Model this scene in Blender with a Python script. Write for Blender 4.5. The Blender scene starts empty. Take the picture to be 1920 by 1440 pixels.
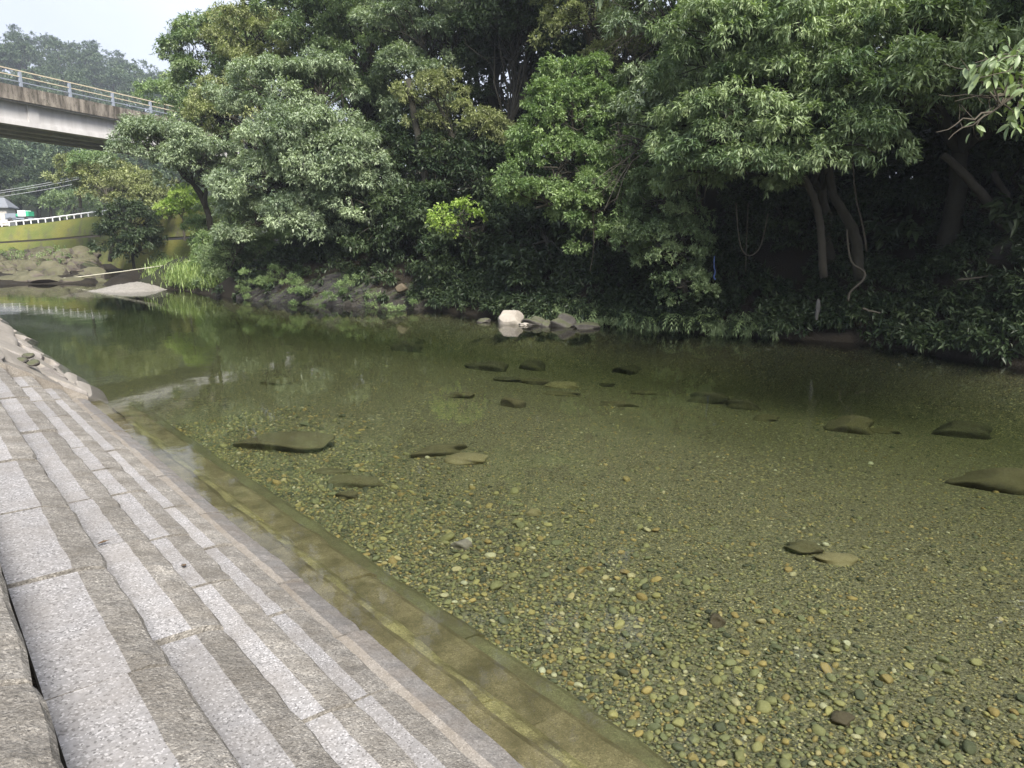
import bpy, math, random
import numpy as np
from mathutils import Vector, Matrix, Euler

rng = np.random.default_rng(7)
random.seed(7)
S = bpy.context.scene
COL = S.collection
PI = math.pi

# ------------------------------------------------------------------ camera, sky, sun, exposure
CAM_H = 2.80
F_PX = 1382.0
PITCH = math.atan(278 / F_PX)
YAW = math.atan(1163 / math.hypot(F_PX, 278))
cd = bpy.data.cameras.new("camera")
cam = bpy.data.objects.new("camera", cd)
COL.objects.link(cam)
cam.location = (0, 0, CAM_H)
cam.rotation_euler = (PI / 2 - PITCH, 0, -YAW)
cd.sensor_width = 36
cd.lens = F_PX / 1920 * 36
cd.clip_start = 0.05
cd.clip_end = 3000
S.camera = cam

SUN_EL, SUN_AZ = math.radians(43), math.radians(-163)     # azimuth measured from +Y towards +X
W = bpy.data.worlds.new("World")
S.world = W
W.use_nodes = True
nt = W.node_tree
nt.nodes.clear()
wo = nt.nodes.new("ShaderNodeOutputWorld")
bg = nt.nodes.new("ShaderNodeBackground")
sky = nt.nodes.new("ShaderNodeTexSky")
sky.sky_type = 'NISHITA'
sky.sun_disc = False
sky.sun_elevation = SUN_EL
sky.sun_rotation = SUN_AZ
sky.air_density = 1.0
sky.dust_density = 6.0
sky.ozone_density = 1.0
hs = nt.nodes.new("ShaderNodeHueSaturation")
hs.inputs['Saturation'].default_value = 0.55
hs.inputs['Value'].default_value = 0.74
tc = nt.nodes.new("ShaderNodeTexCoord")
nz = nt.nodes.new("ShaderNodeTexNoise")
nz.inputs['Scale'].default_value = 2.2
nz.inputs['Detail'].default_value = 5
rp = nt.nodes.new("ShaderNodeValToRGB")
rp.color_ramp.elements[0].position = 0.35
rp.color_ramp.elements[1].position = 0.68
mx = nt.nodes.new("ShaderNodeMix")
mx.data_type = 'RGBA'
mx.inputs[7].default_value = (6.1, 6.55, 7.8, 1)            # thin even cloud layer
mm = nt.nodes.new("ShaderNodeMath")
mm.operation = 'MULTIPLY_ADD'
mm.inputs[1].default_value = 0.3
mm.inputs[2].default_value = 0.6
L = nt.links.new
L(sky.outputs[0], hs.inputs['Color'])
L(tc.outputs['Generated'], nz.inputs['Vector'])
L(nz.outputs['Fac'], rp.inputs[0])
L(rp.outputs[0], mm.inputs[0])
L(mm.outputs[0], mx.inputs[0])
L(hs.outputs[0], mx.inputs[6])
L(mx.outputs[2], bg.inputs[0])
bg.inputs[1].default_value = 0.052
L(bg.outputs[0], wo.inputs[0])

sd = bpy.data.lights.new("sun", 'SUN')
sd.energy = 2.7
sd.angle = math.radians(24)
sd.color = (1.0, 0.94, 0.84)
sun = bpy.data.objects.new("sun", sd)
COL.objects.link(sun)
sdir = Vector((math.cos(SUN_EL) * math.sin(SUN_AZ), math.cos(SUN_EL) * math.cos(SUN_AZ), math.sin(SUN_EL)))
sun.rotation_euler = (-sdir).to_track_quat('-Z', 'Y').to_euler()
sun.location = sdir * 60

S.view_settings.view_transform = 'Standard'
S.view_settings.look = 'None'
S.view_settings.gamma = 1
S.view_settings.use_curve_mapping = False
S.view_settings.exposure = 1.92
S.render.engine = 'CYCLES'
S.cycles.max_bounces = 8
S.cycles.diffuse_bounces = 3
S.cycles.glossy_bounces = 3
S.cycles.transmission_bounces = 3
S.cycles.transparent_max_bounces = 10
S.cycles.volume_bounces = 0
S.cycles.sample_clamp_indirect = 6
S.cycles.use_denoising = True
S.cycles.caustics_reflective = False

# ------------------------------------------------------------------ pixel helper (authoring: photo pixel + distance -> world point)
_cp, _sp, _cy, _sy = math.cos(PITCH), math.sin(PITCH), math.cos(YAW), math.sin(YAW)
def ray(px, py):
    x, y, z = px - 960, 720 - py, F_PX
    fw, up = z * _cp + y * _sp, y * _cp - z * _sp
    return np.array([fw * _sy + x * _cy, fw * _cy - x * _sy, up]), fw
def at(px, py, fwd):
    r, fw = ray(px, py)
    return r * (fwd / fw) + np.array([0, 0, CAM_H])
def onz(px, py, z=0.0):
    r, fw = ray(px, py)
    return r * ((z - CAM_H) / r[2]) + np.array([0, 0, CAM_H])

# ------------------------------------------------------------------ mesh helpers
def unit(a):
    return a / np.maximum(np.linalg.norm(a, axis=-1, keepdims=True), 1e-9)

class MB:
    """collects faces; build() links ONE mesh object"""
    def __init__(s):
        s.V, s.Q, s.T, s.mq, s.mt, s.n = [], [], [], [], [], 0
        s.tint = []
    def add(s, V, quads=None, tris=None, mat=0, tint=0.5):
        V = np.asarray(V, float).reshape(-1, 3)
        if quads is not None and len(quads):
            q = np.asarray(quads, int) + s.n
            s.Q.append(q); s.mq.append(np.full(len(q), mat) if np.isscalar(mat) else np.asarray(mat))
        if tris is not None and len(tris):
            t = np.asarray(tris, int) + s.n
            s.T.append(t); s.mt.append(np.full(len(t), mat) if np.isscalar(mat) else np.asarray(mat))
        s.V.append(V); s.n += len(V)
        s.tint.append(np.full(len(V), tint) if np.isscalar(tint) else np.asarray(tint))
    def box(s, c, size, rot=None, mat=0, tint=0.5):
        x, y, z = np.asarray(size) / 2
        v = np.array([[-x,-y,-z],[x,-y,-z],[x,y,-z],[-x,y,-z],[-x,-y,z],[x,-y,z],[x,y,z],[-x,y,z]])
        if rot is not None:
            v = v @ np.asarray(rot).T
        s.add(v + np.asarray(c), quads=[[0,3,2,1],[4,5,6,7],[0,1,5,4],[1,2,6,5],[2,3,7,6],[3,0,4,7]], mat=mat, tint=tint)
    def tube(s, P, R, sides=6, mat=0, cap=True, tint=0.5):
        P = np.asarray(P, float); n = len(P)
        R = np.full(n, R) if np.isscalar(R) else np.asarray(R, float)
        T = np.gradient(P, axis=0); T = unit(T)
        ref = np.array([0, 0, 1.0]) if abs(T[0][2]) < .9 else np.array([1.0, 0, 0])
        A = unit(np.cross(T, ref)); B = np.cross(T, A)
        a = np.arange(sides) * 2 * PI / sides
        V = P[:, None] + R[:, None, None] * (np.cos(a)[None, :, None] * A[:, None] + np.sin(a)[None, :, None] * B[:, None])
        q = []
        for i in range(n - 1):
            for k in range(sides):
                k2 = (k + 1) % sides
                q.append([i * sides + k, i * sides + k2, (i + 1) * sides + k2, (i + 1) * sides + k])
        V = V.reshape(-1, 3)
        tr = []
        if cap:
            V = np.vstack([V, P[0], P[-1]])
            e = n * sides
            for k in range(sides):
                k2 = (k + 1) % sides
                tr.append([e, k2, k]); tr.append([e + 1, (n - 1) * sides + k, (n - 1) * sides + k2])
        s.add(V, quads=q, tris=tr, mat=mat, tint=tint)
    def build(s, name, mats, parent=None, smooth=False, loc=None, tint=False):
        V = np.vstack(s.V)
        if loc is not None:
            V = V - np.asarray(loc)
        Q = np.vstack(s.Q) if s.Q else np.zeros((0, 4), int)
        T = np.vstack(s.T) if s.T else np.zeros((0, 3), int)
        me = bpy.data.meshes.new(name)
        me.vertices.add(len(V)); me.vertices.foreach_set("co", V.astype(np.float32).ravel())
        me.loops.add(Q.size + T.size)
        me.loops.foreach_set("vertex_index", np.concatenate([Q.ravel(), T.ravel()]).astype(np.int32))
        me.polygons.add(len(Q) + len(T))
        st = np.concatenate([np.arange(len(Q)) * 4, Q.size + np.arange(len(T)) * 3]).astype(np.int32)
        me.polygons.foreach_set("loop_start", st)
        mi = np.concatenate([np.concatenate(s.mq) if s.mq else np.zeros(0), np.concatenate(s.mt) if s.mt else np.zeros(0)]).astype(np.int32)
        me.polygons.foreach_set("material_index", mi)
        me.polygons.foreach_set("use_smooth", np.full(len(mi), smooth))
        if tint:
            a = me.attributes.new("tint", 'FLOAT', 'POINT')
            a.data.foreach_set("value", np.concatenate(s.tint).astype(np.float32))
        me.update(calc_edges=True)
        for m in (mats if isinstance(mats, (list, tuple)) else [mats]):
            me.materials.append(m)
        o = bpy.data.objects.new(name, me)
        COL.objects.link(o)
        if loc is not None:
            o.location = loc
        if parent is not None:
            o.parent = parent
            if loc is None:
                o.matrix_parent_inverse = parent_inv(parent)
        return o

def parent_inv(p):
    m = Matrix.Identity(4)
    chain = []
    while p is not None:
        chain.append(p); p = p.parent
    for q in reversed(chain):
        m = m @ Matrix.LocRotScale(q.location, q.rotation_euler, q.scale) if q.parent is None else m @ q.matrix_parent_inverse @ Matrix.LocRotScale(q.location, q.rotation_euler, q.scale)
    return m.inverted()

def tag(o, label=None, cat=None, group=None, kind=None):
    if label: o["label"] = label
    if cat: o["category"] = cat
    if group: o["group"] = group
    if kind: o["kind"] = kind
    return o

def thing(name, label, cat, loc=(0, 0, 0), group=None):
    o = bpy.data.objects.new(name, None)
    o.empty_display_size = .2
    COL.objects.link(o)
    o.location = tuple(float(v) for v in loc)
    return tag(o, label, cat, group)

# ------------------------------------------------------------------ materials
class NM:
    """small node-material builder"""
    def __init__(s, name):
        s.m = bpy.data.materials.new(name); s.m.use_nodes = True
        s.t = s.m.node_tree; s.t.nodes.clear()
        s.out = s.t.nodes.new("ShaderNodeOutputMaterial")
    def n(s, typ, **kw):
        x = s.t.nodes.new("ShaderNode" + typ)
        for k, v in kw.items(): setattr(x, k, v)
        return x
    def l(s, a, b): s.t.links.new(a, b)
    def pos(s, scale=(1, 1, 1), rot=(0, 0, 0)):
        g = s.n("NewGeometry"); mp = s.n("Mapping")
        mp.inputs['Scale'].default_value = scale; mp.inputs['Rotation'].default_value = rot
        s.l(g.outputs['Position'], mp.inputs['Vector']); return mp.outputs[0]
    def noise(s, vec, scale, detail=4, rough=.55):
        x = s.n("TexNoise"); x.inputs['Scale'].default_value = scale; x.inputs['Detail'].default_value = detail
        x.inputs['Roughness'].default_value = rough; s.l(vec, x.inputs['Vector']); return x.outputs['Fac']
    def vor(s, vec, scale, feature='F1', out='Distance'):
        x = s.n("TexVoronoi"); x.feature = feature; x.inputs['Scale'].default_value = scale; s.l(vec, x.inputs['Vector']); return x.outputs[out]
    def ramp(s, fac, stops):
        r = s.n("ValToRGB"); e = r.color_ramp.elements
        while len(e) < len(stops): e.new(.5)
        for i, (p, c) in enumerate(stops):
            e[i].position = p; e[i].color = (*c, 1) if len(c) == 3 else c
        s.l(fac, r.inputs[0]); return r.outputs[0]
    def mix(s, fac, a, b, mode='MIX'):
        x = s.n("Mix", data_type='RGBA', blend_type=mode)
        for v, i in ((fac, 0), (a, 6), (b, 7)):
            if hasattr(v, 'links'): s.l(v, x.inputs[i])
            elif i == 0: x.inputs[0].default_value = v
            else: x.inputs[i].default_value = (*v, 1)
        return x.outputs[2]
    def math(s, op, a, b=0.0, clamp=False):
        x = s.n("Math", operation=op, use_clamp=clamp)
        for i, v in enumerate((a, b)):
            if hasattr(v, 'links'): s.l(v, x.inputs[i])
            else: x.inputs[i].default_value = v
        return x.outputs[0]
    def bump(s, h, strength=.5, dist=.02, normal=None):
        b = s.n("Bump"); b.inputs['Strength'].default_value = strength; b.inputs['Distance'].default_value = dist
        s.l(h, b.inputs['Height'])
        if normal is not None: s.l(normal, b.inputs['Normal'])
        return b.outputs[0]
    def pbr(s, col, rough=.8, normal=None, spec=.4):
        p = s.n("BsdfPrincipled")
        if hasattr(col, 'links'): s.l(col, p.inputs['Base Color'])
        else: p.inputs['Base Color'].default_value = (*col, 1)
        if hasattr(rough, 'links'): s.l(rough, p.inputs['Roughness'])
        else: p.inputs['Roughness'].default_value = rough
        p.inputs['Specular IOR Level'].default_value = spec
        if normal is not None: s.l(normal, p.inputs['Normal'])
        s.l(p.outputs[0], s.out.inputs[0]); return p

def simple(name, col, rough=.6, var=.25, scale=6.0, bump=.2, bscale=40, spec=.4, metal=0):
    m = NM(name); v = m.pos()
    f = m.noise(v, scale, 5)
    c = m.mix(f, tuple(x * (1 - var) for x in col), tuple(min(1, x * (1 + var)) for x in col))
    p = m.pbr(c, rough, m.bump(m.noise(v, bscale, 4), bump, .01), spec)
    p.inputs['Metallic'].default_value = metal
    return m.m

def granite(name, lo, hi, speck=.5, bump=.5, dist=.006, stain=None, rough=.85, spec=.3, big=.35):
    m = NM(name); v = m.pos()
    oi = m.n("ObjectInfo")
    f1 = m.noise(v, 3.5, 5); f2 = m.noise(v, 65, 5, .65); f3 = m.vor(v, 130, out='Color')
    sep = m.n("SeparateColor"); m.l(f3, sep.inputs[0])
    f4 = m.noise(v, 20, 6, .75)
    c = m.mix(m.ramp(m.math('ADD', m.math('MULTIPLY', f2, .5), m.math('MULTIPLY', f4, .5)), [(.38, (0, 0, 0)), (.62, (1, 1, 1))]), lo, hi)
    c = m.mix(m.math('MULTIPLY', m.ramp(sep.outputs[0], [(.8, (0, 0, 0)), (.9, (1, 1, 1))]), speck), c, tuple(min(.8, x * 1.5) for x in hi))
    c = m.mix(m.math('MULTIPLY', m.ramp(sep.outputs[1], [(.84, (0, 0, 0)), (.93, (1, 1, 1))]), speck), c, tuple(x * .45 for x in lo))
    c = m.mix(m.math('MULTIPLY', m.ramp(f1, [(.35, (1, 1, 1)), (.62, (0, 0, 0))]), big), c, stain or tuple(x * .6 for x in lo), 'MIX')
    br = m.math('MULTIPLY_ADD', oi.outputs['Random'], .22); br.node.inputs[2].default_value = .89
    c = m.mix(1.0, c, m_gray(m, br), 'MULTIPLY')
    h = m.math('ADD', m.math('MULTIPLY', m.noise(v, 22, 6, .7), 1.0), m.math('MULTIPLY', m.noise(v, 90, 3, .6), .45))
    m.pbr(c, rough, m.bump(h, bump, dist), spec)
    return m.m
def m_gray(m, f):
    c = m.n("CombineColor")
    for i in range(3): m.l(f, c.inputs[i])
    return c.outputs[0]

def leaf_mat(name, c0, c1, trans=.22, rough=.42, spec=.45):
    m = NM(name)
    a = m.n("Attribute"); a.attribute_name = "tint"
    c = m.mix(a.outputs['Fac'], c0, c1)
    p = m.n("BsdfPrincipled"); m.l(c, p.inputs['Base Color'])
    p.inputs['Roughness'].default_value = rough; p.inputs['Specular IOR Level'].default_value = spec
    t = m.n("BsdfTranslucent")
    m.l(m.mix(1.0, c, (1.3, 1.5, .6), 'MULTIPLY'), t.inputs[0])
    x = m.n("MixShader"); x.inputs[0].default_value = trans
    m.l(p.outputs[0], x.inputs[1]); m.l(t.outputs[0], x.inputs[2]); m.l(x.outputs[0], m.out.inputs[0])
    return m.m

M = {}
M['tread'] = granite("granite_tread", (0.197, 0.192, 0.192), (0.292, 0.285, 0.289), .8, .7, .006, (0.197, 0.182, 0.168), big=.5)
M['rough'] = granite("granite_rough_face", (0.148, 0.138, 0.125), (0.308, 0.290, 0.264), .6, 1.0, .022, (0.096, 0.084, 0.068), big=.55)
M['tread_buff'] = granite("granite_buff", (0.168, 0.153, 0.134), (0.253, 0.233, 0.210), .5, .6, .008, (0.153, 0.127, 0.096), big=.5)
M['rough_wet'] = granite("granite_damp", (.105, .098, .092), (.19, .18, .17), .4, .9, .012, (.13, .10, .07), rough=.5, spec=.5)
M['silt'] = granite("silty_step", (.14, .122, .06), (.27, .235, .125), .5, .6, .01, (.085, .075, .034), rough=.6, big=.8)
M['algae'] = granite("algae_step", (.19, .175, .07), (.37, .34, .155), .6, .8, .012, (.085, .072, .036), rough=.6, big=.8)
M['deepstep'] = granite("dark_algae_step", (.10, .105, .05), (.21, .205, .10), .5, .8, .012, (.10, .085, .045), rough=.6, big=.7)
M['joint'] = simple("joint_soil", (.05, .043, .034), .95, .4, 8, .6, 60)
M['concrete'] = granite("bridge_concrete", (0.387, 0.378, 0.374), (0.484, 0.475, 0.471), .1, .25, .01, (0.220, 0.211, 0.202), big=.5)
M['galv'] = simple("galvanised_steel", (.27, .30, .35), .45, .1, 3, .05, 30, metal=.3)
M['tan_rail'] = simple("painted_rail_tan", (.50, .43, .31), .5, .12, 3, .05, 30)
M['white_rail'] = simple("white_rail_paint", (.72, .73, .74), .5, .08, 3, .05, 30)
M['bark'] = simple("bark", (.03, .028, .02), .9, .45, 9, .8, 35)
M['bark_pale'] = simple("bark_pale", (.06, .054, .042), .85, .4, 7, .7, 30)
M['vine'] = simple("vine_bark", (.065, .056, .042), .9, .35, 7, .5, 40)
M['rope'] = simple("rope_fibre", (.55, .53, .42), .8, .2, 20, .3, 90)

# parapet: dark moss and rust streaks running down pale concrete
m = NM("stained_parapet"); v = m.pos((1.2, 1.2, .25))
f = m.noise(v, 1.6, 6, .7); f2 = m.noise(m.pos(), 5, 5, .7)
c = m.mix(m.ramp(f, [(.42, (0, 0, 0)), (.62, (1, 1, 1))]), (.055, .047, .038), (.25, .222, .19))
c = m.mix(m.ramp(f2, [(.55, (0, 0, 0)), (.7, (1, 1, 1))]), c, (.05, .05, .03))
m.pbr(c, .9, m.bump(f2, .4, .03)); M['parapet'] = m.m
m = NM("weathered_concrete_web"); v = m.pos((.8, .8, .12))
f = m.noise(v, 1.3, 6, .65); f2 = m.noise(m.pos(), 3, 5, .6)
c = m.mix(m.ramp(f, [(.35, (0, 0, 0)), (.65, (1, 1, 1))]), (.46, .45, .45), (.62, .61, .615))
c = m.mix(m.math('MULTIPLY', f2, .4), c, (.36, .34, .32))
m.pbr(c, .9, m.bump(f2, .2, .02)); M['web'] = m.m

# mossy concrete-block retaining wall
m = NM("mossy_block_wall"); v = m.pos()
br = m.n("TexBrick"); mp = m.pos((1, 1, 1), (PI / 2, 0, 0)); m.l(mp, br.inputs['Vector'])
br.inputs['Scale'].default_value = 2.2; br.inputs['Mortar Size'].default_value = .02
br.inputs['Color1'].default_value = (.5, .5, .5, 1); br.inputs['Color2'].default_value = (.38, .38, .38, 1); br.inputs['Mortar'].default_value = (.12, .12, .12, 1)
f = m.noise(m.pos((.9, .9, .1)), 1.6, 6, .7); f2 = m.noise(v, .7, 5, .6)
c = m.mix(m.ramp(f, [(.32, (0, 0, 0)), (.5, (1, 1, 1))]), (.10, .09, .075), (.125, .15, .045))
c = m.mix(m.ramp(f2, [(.42, (0, 0, 0)), (.62, (1, 1, 1))]), c, (.175, .175, .05))
c = m.mix(.55, c, m.mix(1.0, c, br.outputs['Color'], 'MULTIPLY'))
c = m.mix(1.0, c, (1.4, 1.4, 1.3), 'MULTIPLY')
m.pbr(c, .95, m.bump(m.noise(v, 9, 5), .5, .04)); M['moss_wall'] = m.m

def rock_mat(name, lo, hi, moss=None, mossamt=.5, scale=1.5, bump=.8, dist=.05, strata=None, rough=.85):
    m = NM(name); v = m.pos()
    vs = m.pos(*strata) if strata else v
    f = m.noise(vs, scale, 8, .65); f2 = m.noise(v, scale * 6, 6, .7)
    c = m.mix(m.ramp(f, [(.3, (0, 0, 0)), (.7, (1, 1, 1))]), lo, hi)
    c = m.mix(m.math('MULTIPLY', f2, .5), c, tuple(x * .5 for x in lo))
    if moss:
        g = m.n("NewGeometry"); sx = m.n("SeparateXYZ"); m.l(g.outputs['Normal'], sx.inputs[0])
        k = m.math('ADD', m.math('MULTIPLY', sx.outputs[2], .55), m.noise(v, scale * 1.3, 6, .7))
        c = m.mix(m.math('MULTIPLY', m.ramp(k, [(.62, (0, 0, 0)), (.85, (1, 1, 1))]), mossamt), c, moss)
    h = m.math('ADD', f, m.math('MULTIPLY', f2, .4))
    m.pbr(c, rough, m.bump(h, bump, dist), .35); return m.m
ST = ((.5, .5, 3.2), (.45, .55, 0))
M['strata'] = rock_mat("layered_slate", (.014, .0135, .014), (.075, .071, .072), (.045, .07, .014), .55, 2.8, 1, .06, ST)
M['darkrock'] = rock_mat("dark_bank_rock", (.022, .02, .018), (.075, .068, .058), (.03, .042, .012), .8, 1.2, 1, .08)
M['tanrock'] = rock_mat("tan_rock_face", (.09, .073, .05), (.16, .13, .09), None, 0, 1.5, .7, .04)
M['shelf'] = rock_mat("rock_shelf", (.045, .038, .034), (.17, .145, .125), (.10, .115, .035), .35, 1.2, 1, .08)
M['paleboulder'] = rock_mat("pale_boulder", (.28, .255, .225), (.41, .375, .33), None, 0, 2.2, .6, .05)
M['greyboulder'] = rock_mat("grey_boulder", (.055, .05, .045), (.145, .134, .122), (.06, .075, .02), .5, 2.5, .8, .05)
M['slabrock'] = rock_mat("revetment_slab", (0.238, 0.220, 0.211), (0.414, 0.387, 0.370), (0.176, 0.150, 0.097), .35, 2.0, .8, .03, ((1, .35, 1), (0, 0, .25)))
M['sunkrock'] = rock_mat("sunken_rock", (0.057, 0.053, 0.032), (0.155, 0.140, 0.083), (0.161, 0.144, 0.069), .5, 2.5, .7, .04)
M['sunkdark'] = rock_mat("deep_sunken_rock", (0.046, 0.045, 0.029), (0.121, 0.115, 0.071), (0.127, 0.115, 0.060), .4, 2.5, .7, .04)
M['sunkpale'] = rock_mat("sunken_pale_rock", (.24, .21, .11), (.34, .30, .17), None, 0, 2.5, .5, .03)
M['ground'] = rock_mat("bank_soil", (.012, .010, .007), (.035, .029, .02), (.018, .026, .008), .6, .9, .9, .12, None, .95)
M['bar'] = rock_mat("gravel_bar", (0.211, 0.199, 0.180), (0.352, 0.333, 0.304), None, 0, 9, 1, .04)

# riverbed: coarse sand and small gravel
m = NM("riverbed_gravel"); v = m.pos()
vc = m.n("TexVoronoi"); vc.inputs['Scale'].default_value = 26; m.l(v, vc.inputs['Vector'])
vb = m.n("TexVoronoi"); vb.inputs['Scale'].default_value = 70; m.l(v, vb.inputs['Vector'])
s1 = m.n("SeparateColor"); m.l(vc.outputs['Color'], s1.inputs[0])
s2 = m.n("SeparateColor"); m.l(vb.outputs['Color'], s2.inputs[0])
pal = [(0, (0.077, 0.077, 0.053)), (.3, (0.166, 0.160, 0.094)), (.55, (0.287, 0.266, 0.137)), (.72, (0.211, 0.221, 0.137)), (.84, (0.397, 0.342, 0.148)), (.93, (0.575, 0.509, 0.242)), (1, (0.623, 0.623, 0.421))]
ca = m.ramp(s1.outputs[0], pal); cb = m.ramp(s2.outputs[0], pal)
f = m.noise(v, .55, 5); f2 = m.noise(v, 180, 4, .7)
c = m.mix(m.ramp(f, [(.42, (0, 0, 0)), (.58, (1, 1, 1))]), ca, cb)
ed_ = m.ramp(vc.outputs['Distance'], [(.35, (1, 1, 1)), (.75, (.35, .34, .3))])  # crevice shade between the gravel stones, painted into the colour
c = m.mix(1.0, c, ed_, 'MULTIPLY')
c = m.mix(m.ramp(s2.outputs[1], [(.35, (1, 1, 1)), (.5, (0, 0, 0))]), c, m.mix(f2, (.10, .098, .068), (.30, .28, .18)))
h = m.math('ADD', m.math('MULTIPLY', m.math('SUBTRACT', 1, vc.outputs['Distance']), 1.0), m.math('MULTIPLY', m.math('SUBTRACT', 1, vb.outputs['Distance']), .4))
gz_ = m.n("NewGeometry"); sz_ = m.n("SeparateXYZ"); m.l(gz_.outputs['Position'], sz_.inputs[0])
zz_ = m.math('ADD', sz_.outputs[2], m.math('MULTIPLY', m.noise(v, 1.3, 5, .65), .5))
soil = m.mix(m.noise(v, .9, 8, .65), (.010, .008, .006), (.034, .028, .019))
c = m.mix(m.ramp(zz_, [(.0, (0, 0, 0)), (.14, (1, 1, 1))]), c, soil)
m.pbr(c, .8, m.bump(h, .9, .02), .2); M['bed'] = m.m

# river pebbles: colour from each pebble's own random value / tint
def pebble_mat(name, src):
    m = NM(name); v = m.pos()
    if src == 'obj':
        r = m.n("ObjectInfo").outputs['Random']
    else:
        a = m.n("Attribute"); a.attribute_name = "tint"; r = a.outputs['Fac']
    c = m.ramp(r, [(0, (0.076, 0.083, 0.060)), (.2, (0.183, 0.200, 0.120)), (.38, (0.332, 0.322, 0.152)), (.55, (0.232, 0.252, 0.142)), (.74, (0.463, 0.427, 0.187)), (.86, (0.348, 0.261, 0.113)), (.93, (0.514, 0.401, 0.166)), (1, (0.623, 0.623, 0.450))])
    c = m.mix(m.math('MULTIPLY', m.noise(v, 45, 5, .65), .6), c, m.mix(1.0, c, (.45, .45, .4), 'MULTIPLY'))
    m.pbr(c, .7, m.bump(m.noise(v, 60, 4), .3, .004), .3); return m.m
M['pebble'] = pebble_mat("river_pebble", 'obj')
M['gravel'] = pebble_mat("river_gravel", 'tint')

# water: clear, reflecting by angle, tinted by depth
m = NM("river_water")
v = m.pos((1.0, 1.0, 1.0))
n1 = m.noise(v, 1.1, 3, .5); n2 = m.noise(m.pos((1, 1.6, 1)), 6, 3, .55)
h = m.math('ADD', n1, m.math('MULTIPLY', n2, .12))
nb = m.bump(h, .16, .022)
fr = m.n("Fresnel"); fr.inputs['IOR'].default_value = 1.333; m.l(nb, fr.inputs['Normal'])
gl = m.n("BsdfAnisotropic") if False else m.n("BsdfGlossy"); gl.inputs['Roughness'].default_value = .005; m.l(nb, gl.inputs['Normal'])
tr = m.n("BsdfTransparent")
x = m.n("MixShader"); m.l(fr.outputs[0], x.inputs[0]); m.l(tr.outputs[0], x.inputs[1]); m.l(gl.outputs[0], x.inputs[2])
m.l(x.outputs[0], m.out.inputs[0])
va = m.n("VolumeAbsorption"); va.inputs['Color'].default_value = (.455, .57, .32, 1); va.inputs['Density'].default_value = .29
m.l(va.outputs[0], m.out.inputs[1]); M['water'] = m.m

# ------------------------------------------------------------------ ground: banks, bed, far bank, hill in one sheet
RB = np.array([(-60, 21), (-10, 19.4), (5, 18.6), (7, 19.1), (9, 19.5), (11, 18.6), (13, 17.9), (16, 17.2), (18, 16.0), (20, 15.8), (24, 15.6), (26.5, 14.6),
               (29, 13.5), (31.6, 12.3), (36, 11.5), (41, 11.2), (44, 9.6), (47, 9.0), (49, 9.2), (60, 12), (300, 60)], float)
def xr(y): return np.interp(y, RB[:, 0], RB[:, 1])
def vnoise(x, y, sc, seed=0):
    x = np.asarray(x) / sc + seed * 17.3; y = np.asarray(y) / sc - seed * 9.1
    xi, yi = np.floor(x), np.floor(y); fx, fy = x - xi, y - yi
    fx, fy = fx * fx * (3 - 2 * fx), fy * fy * (3 - 2 * fy)
    hsh = lambda a, b: np.modf(np.abs(np.sin(a * 127.1 + b * 311.7) * 43758.5453))[0]
    return (hsh(xi, yi) * (1 - fx) + hsh(xi + 1, yi) * fx) * (1 - fy) + (hsh(xi, yi + 1) * (1 - fx) + hsh(xi + 1, yi + 1) * fx) * fy
STEP_W, STEP_R, EDGE5, Z5 = .408, .288, 2.27, .048
def bed_z(x, y):
    t = np.clip((x - 8) / 10, 0, 1)
    return -.60 - .66 * t * t * (3 - 2 * t) + .10 * (vnoise(x, y, 3.1, 1) - .5) + .05 * (vnoise(x, y, 1.1, 2) - .5) - .3 * np.clip((y - 16) / 20, 0, 1)
def ground_z(x, y):
    x = np.asarray(x, float); y = np.asarray(y, float)
    b = bed_z(x, y)
    d = x - xr(y)
    rb = np.interp(d, [-4, -1.2, -.2, .3, 1.2, 3, 6, 9, 14, 60], [-2.5, -.9, -.25, .25, .9, 2.2, 4.0, 4.6, 4.8, 5.0])
    rb = np.where(rb > 0, rb * np.interp(y, [34, 42, 48], [1, .4, .22]), rb)
    rb = rb + np.clip(d, 0, 1) * (.9 * (vnoise(x, y, 2.2, 3) - .5) + .5 * (vnoise(x, y, .9, 4) - .5))
    yf = np.interp(x, [-60, 4, 7, 9, 12], [53, 52, 51, 50, 60])
    e = y - yf
    fb = np.interp(e, [-6, -1, 0, 3, 8, 14, 20, 60], [-2.5, -.5, .02, .4, .5, .3, .2, .2]) + np.clip(e, 0, 1) * .35 * (vnoise(x, y, 2.5, 5) - .5)
    lb_top = Z5 - .36 + (EDGE5 - x) * STEP_R / STEP_W
    lb = np.where(x > EDGE5 + 1.2, -3, np.clip(lb_top, -3, 4.3))
    lb = lb - 9 * np.clip((y - 33) / 6, 0, 1)
    z = np.maximum.reduce([b, rb, fb, lb])
    ramp = np.clip((y - 150 - .10 * x) / 250, 0, 1); ramp = ramp * ramp * (3 - 2 * ramp)
    hill = 3 + ramp * (72 - .15 * np.clip(x, -60, 200)) + 7 * (vnoise(x, y, 30, 6) - .5) * ramp
    return np.where(y > 90, np.maximum(z, hill), z)

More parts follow.
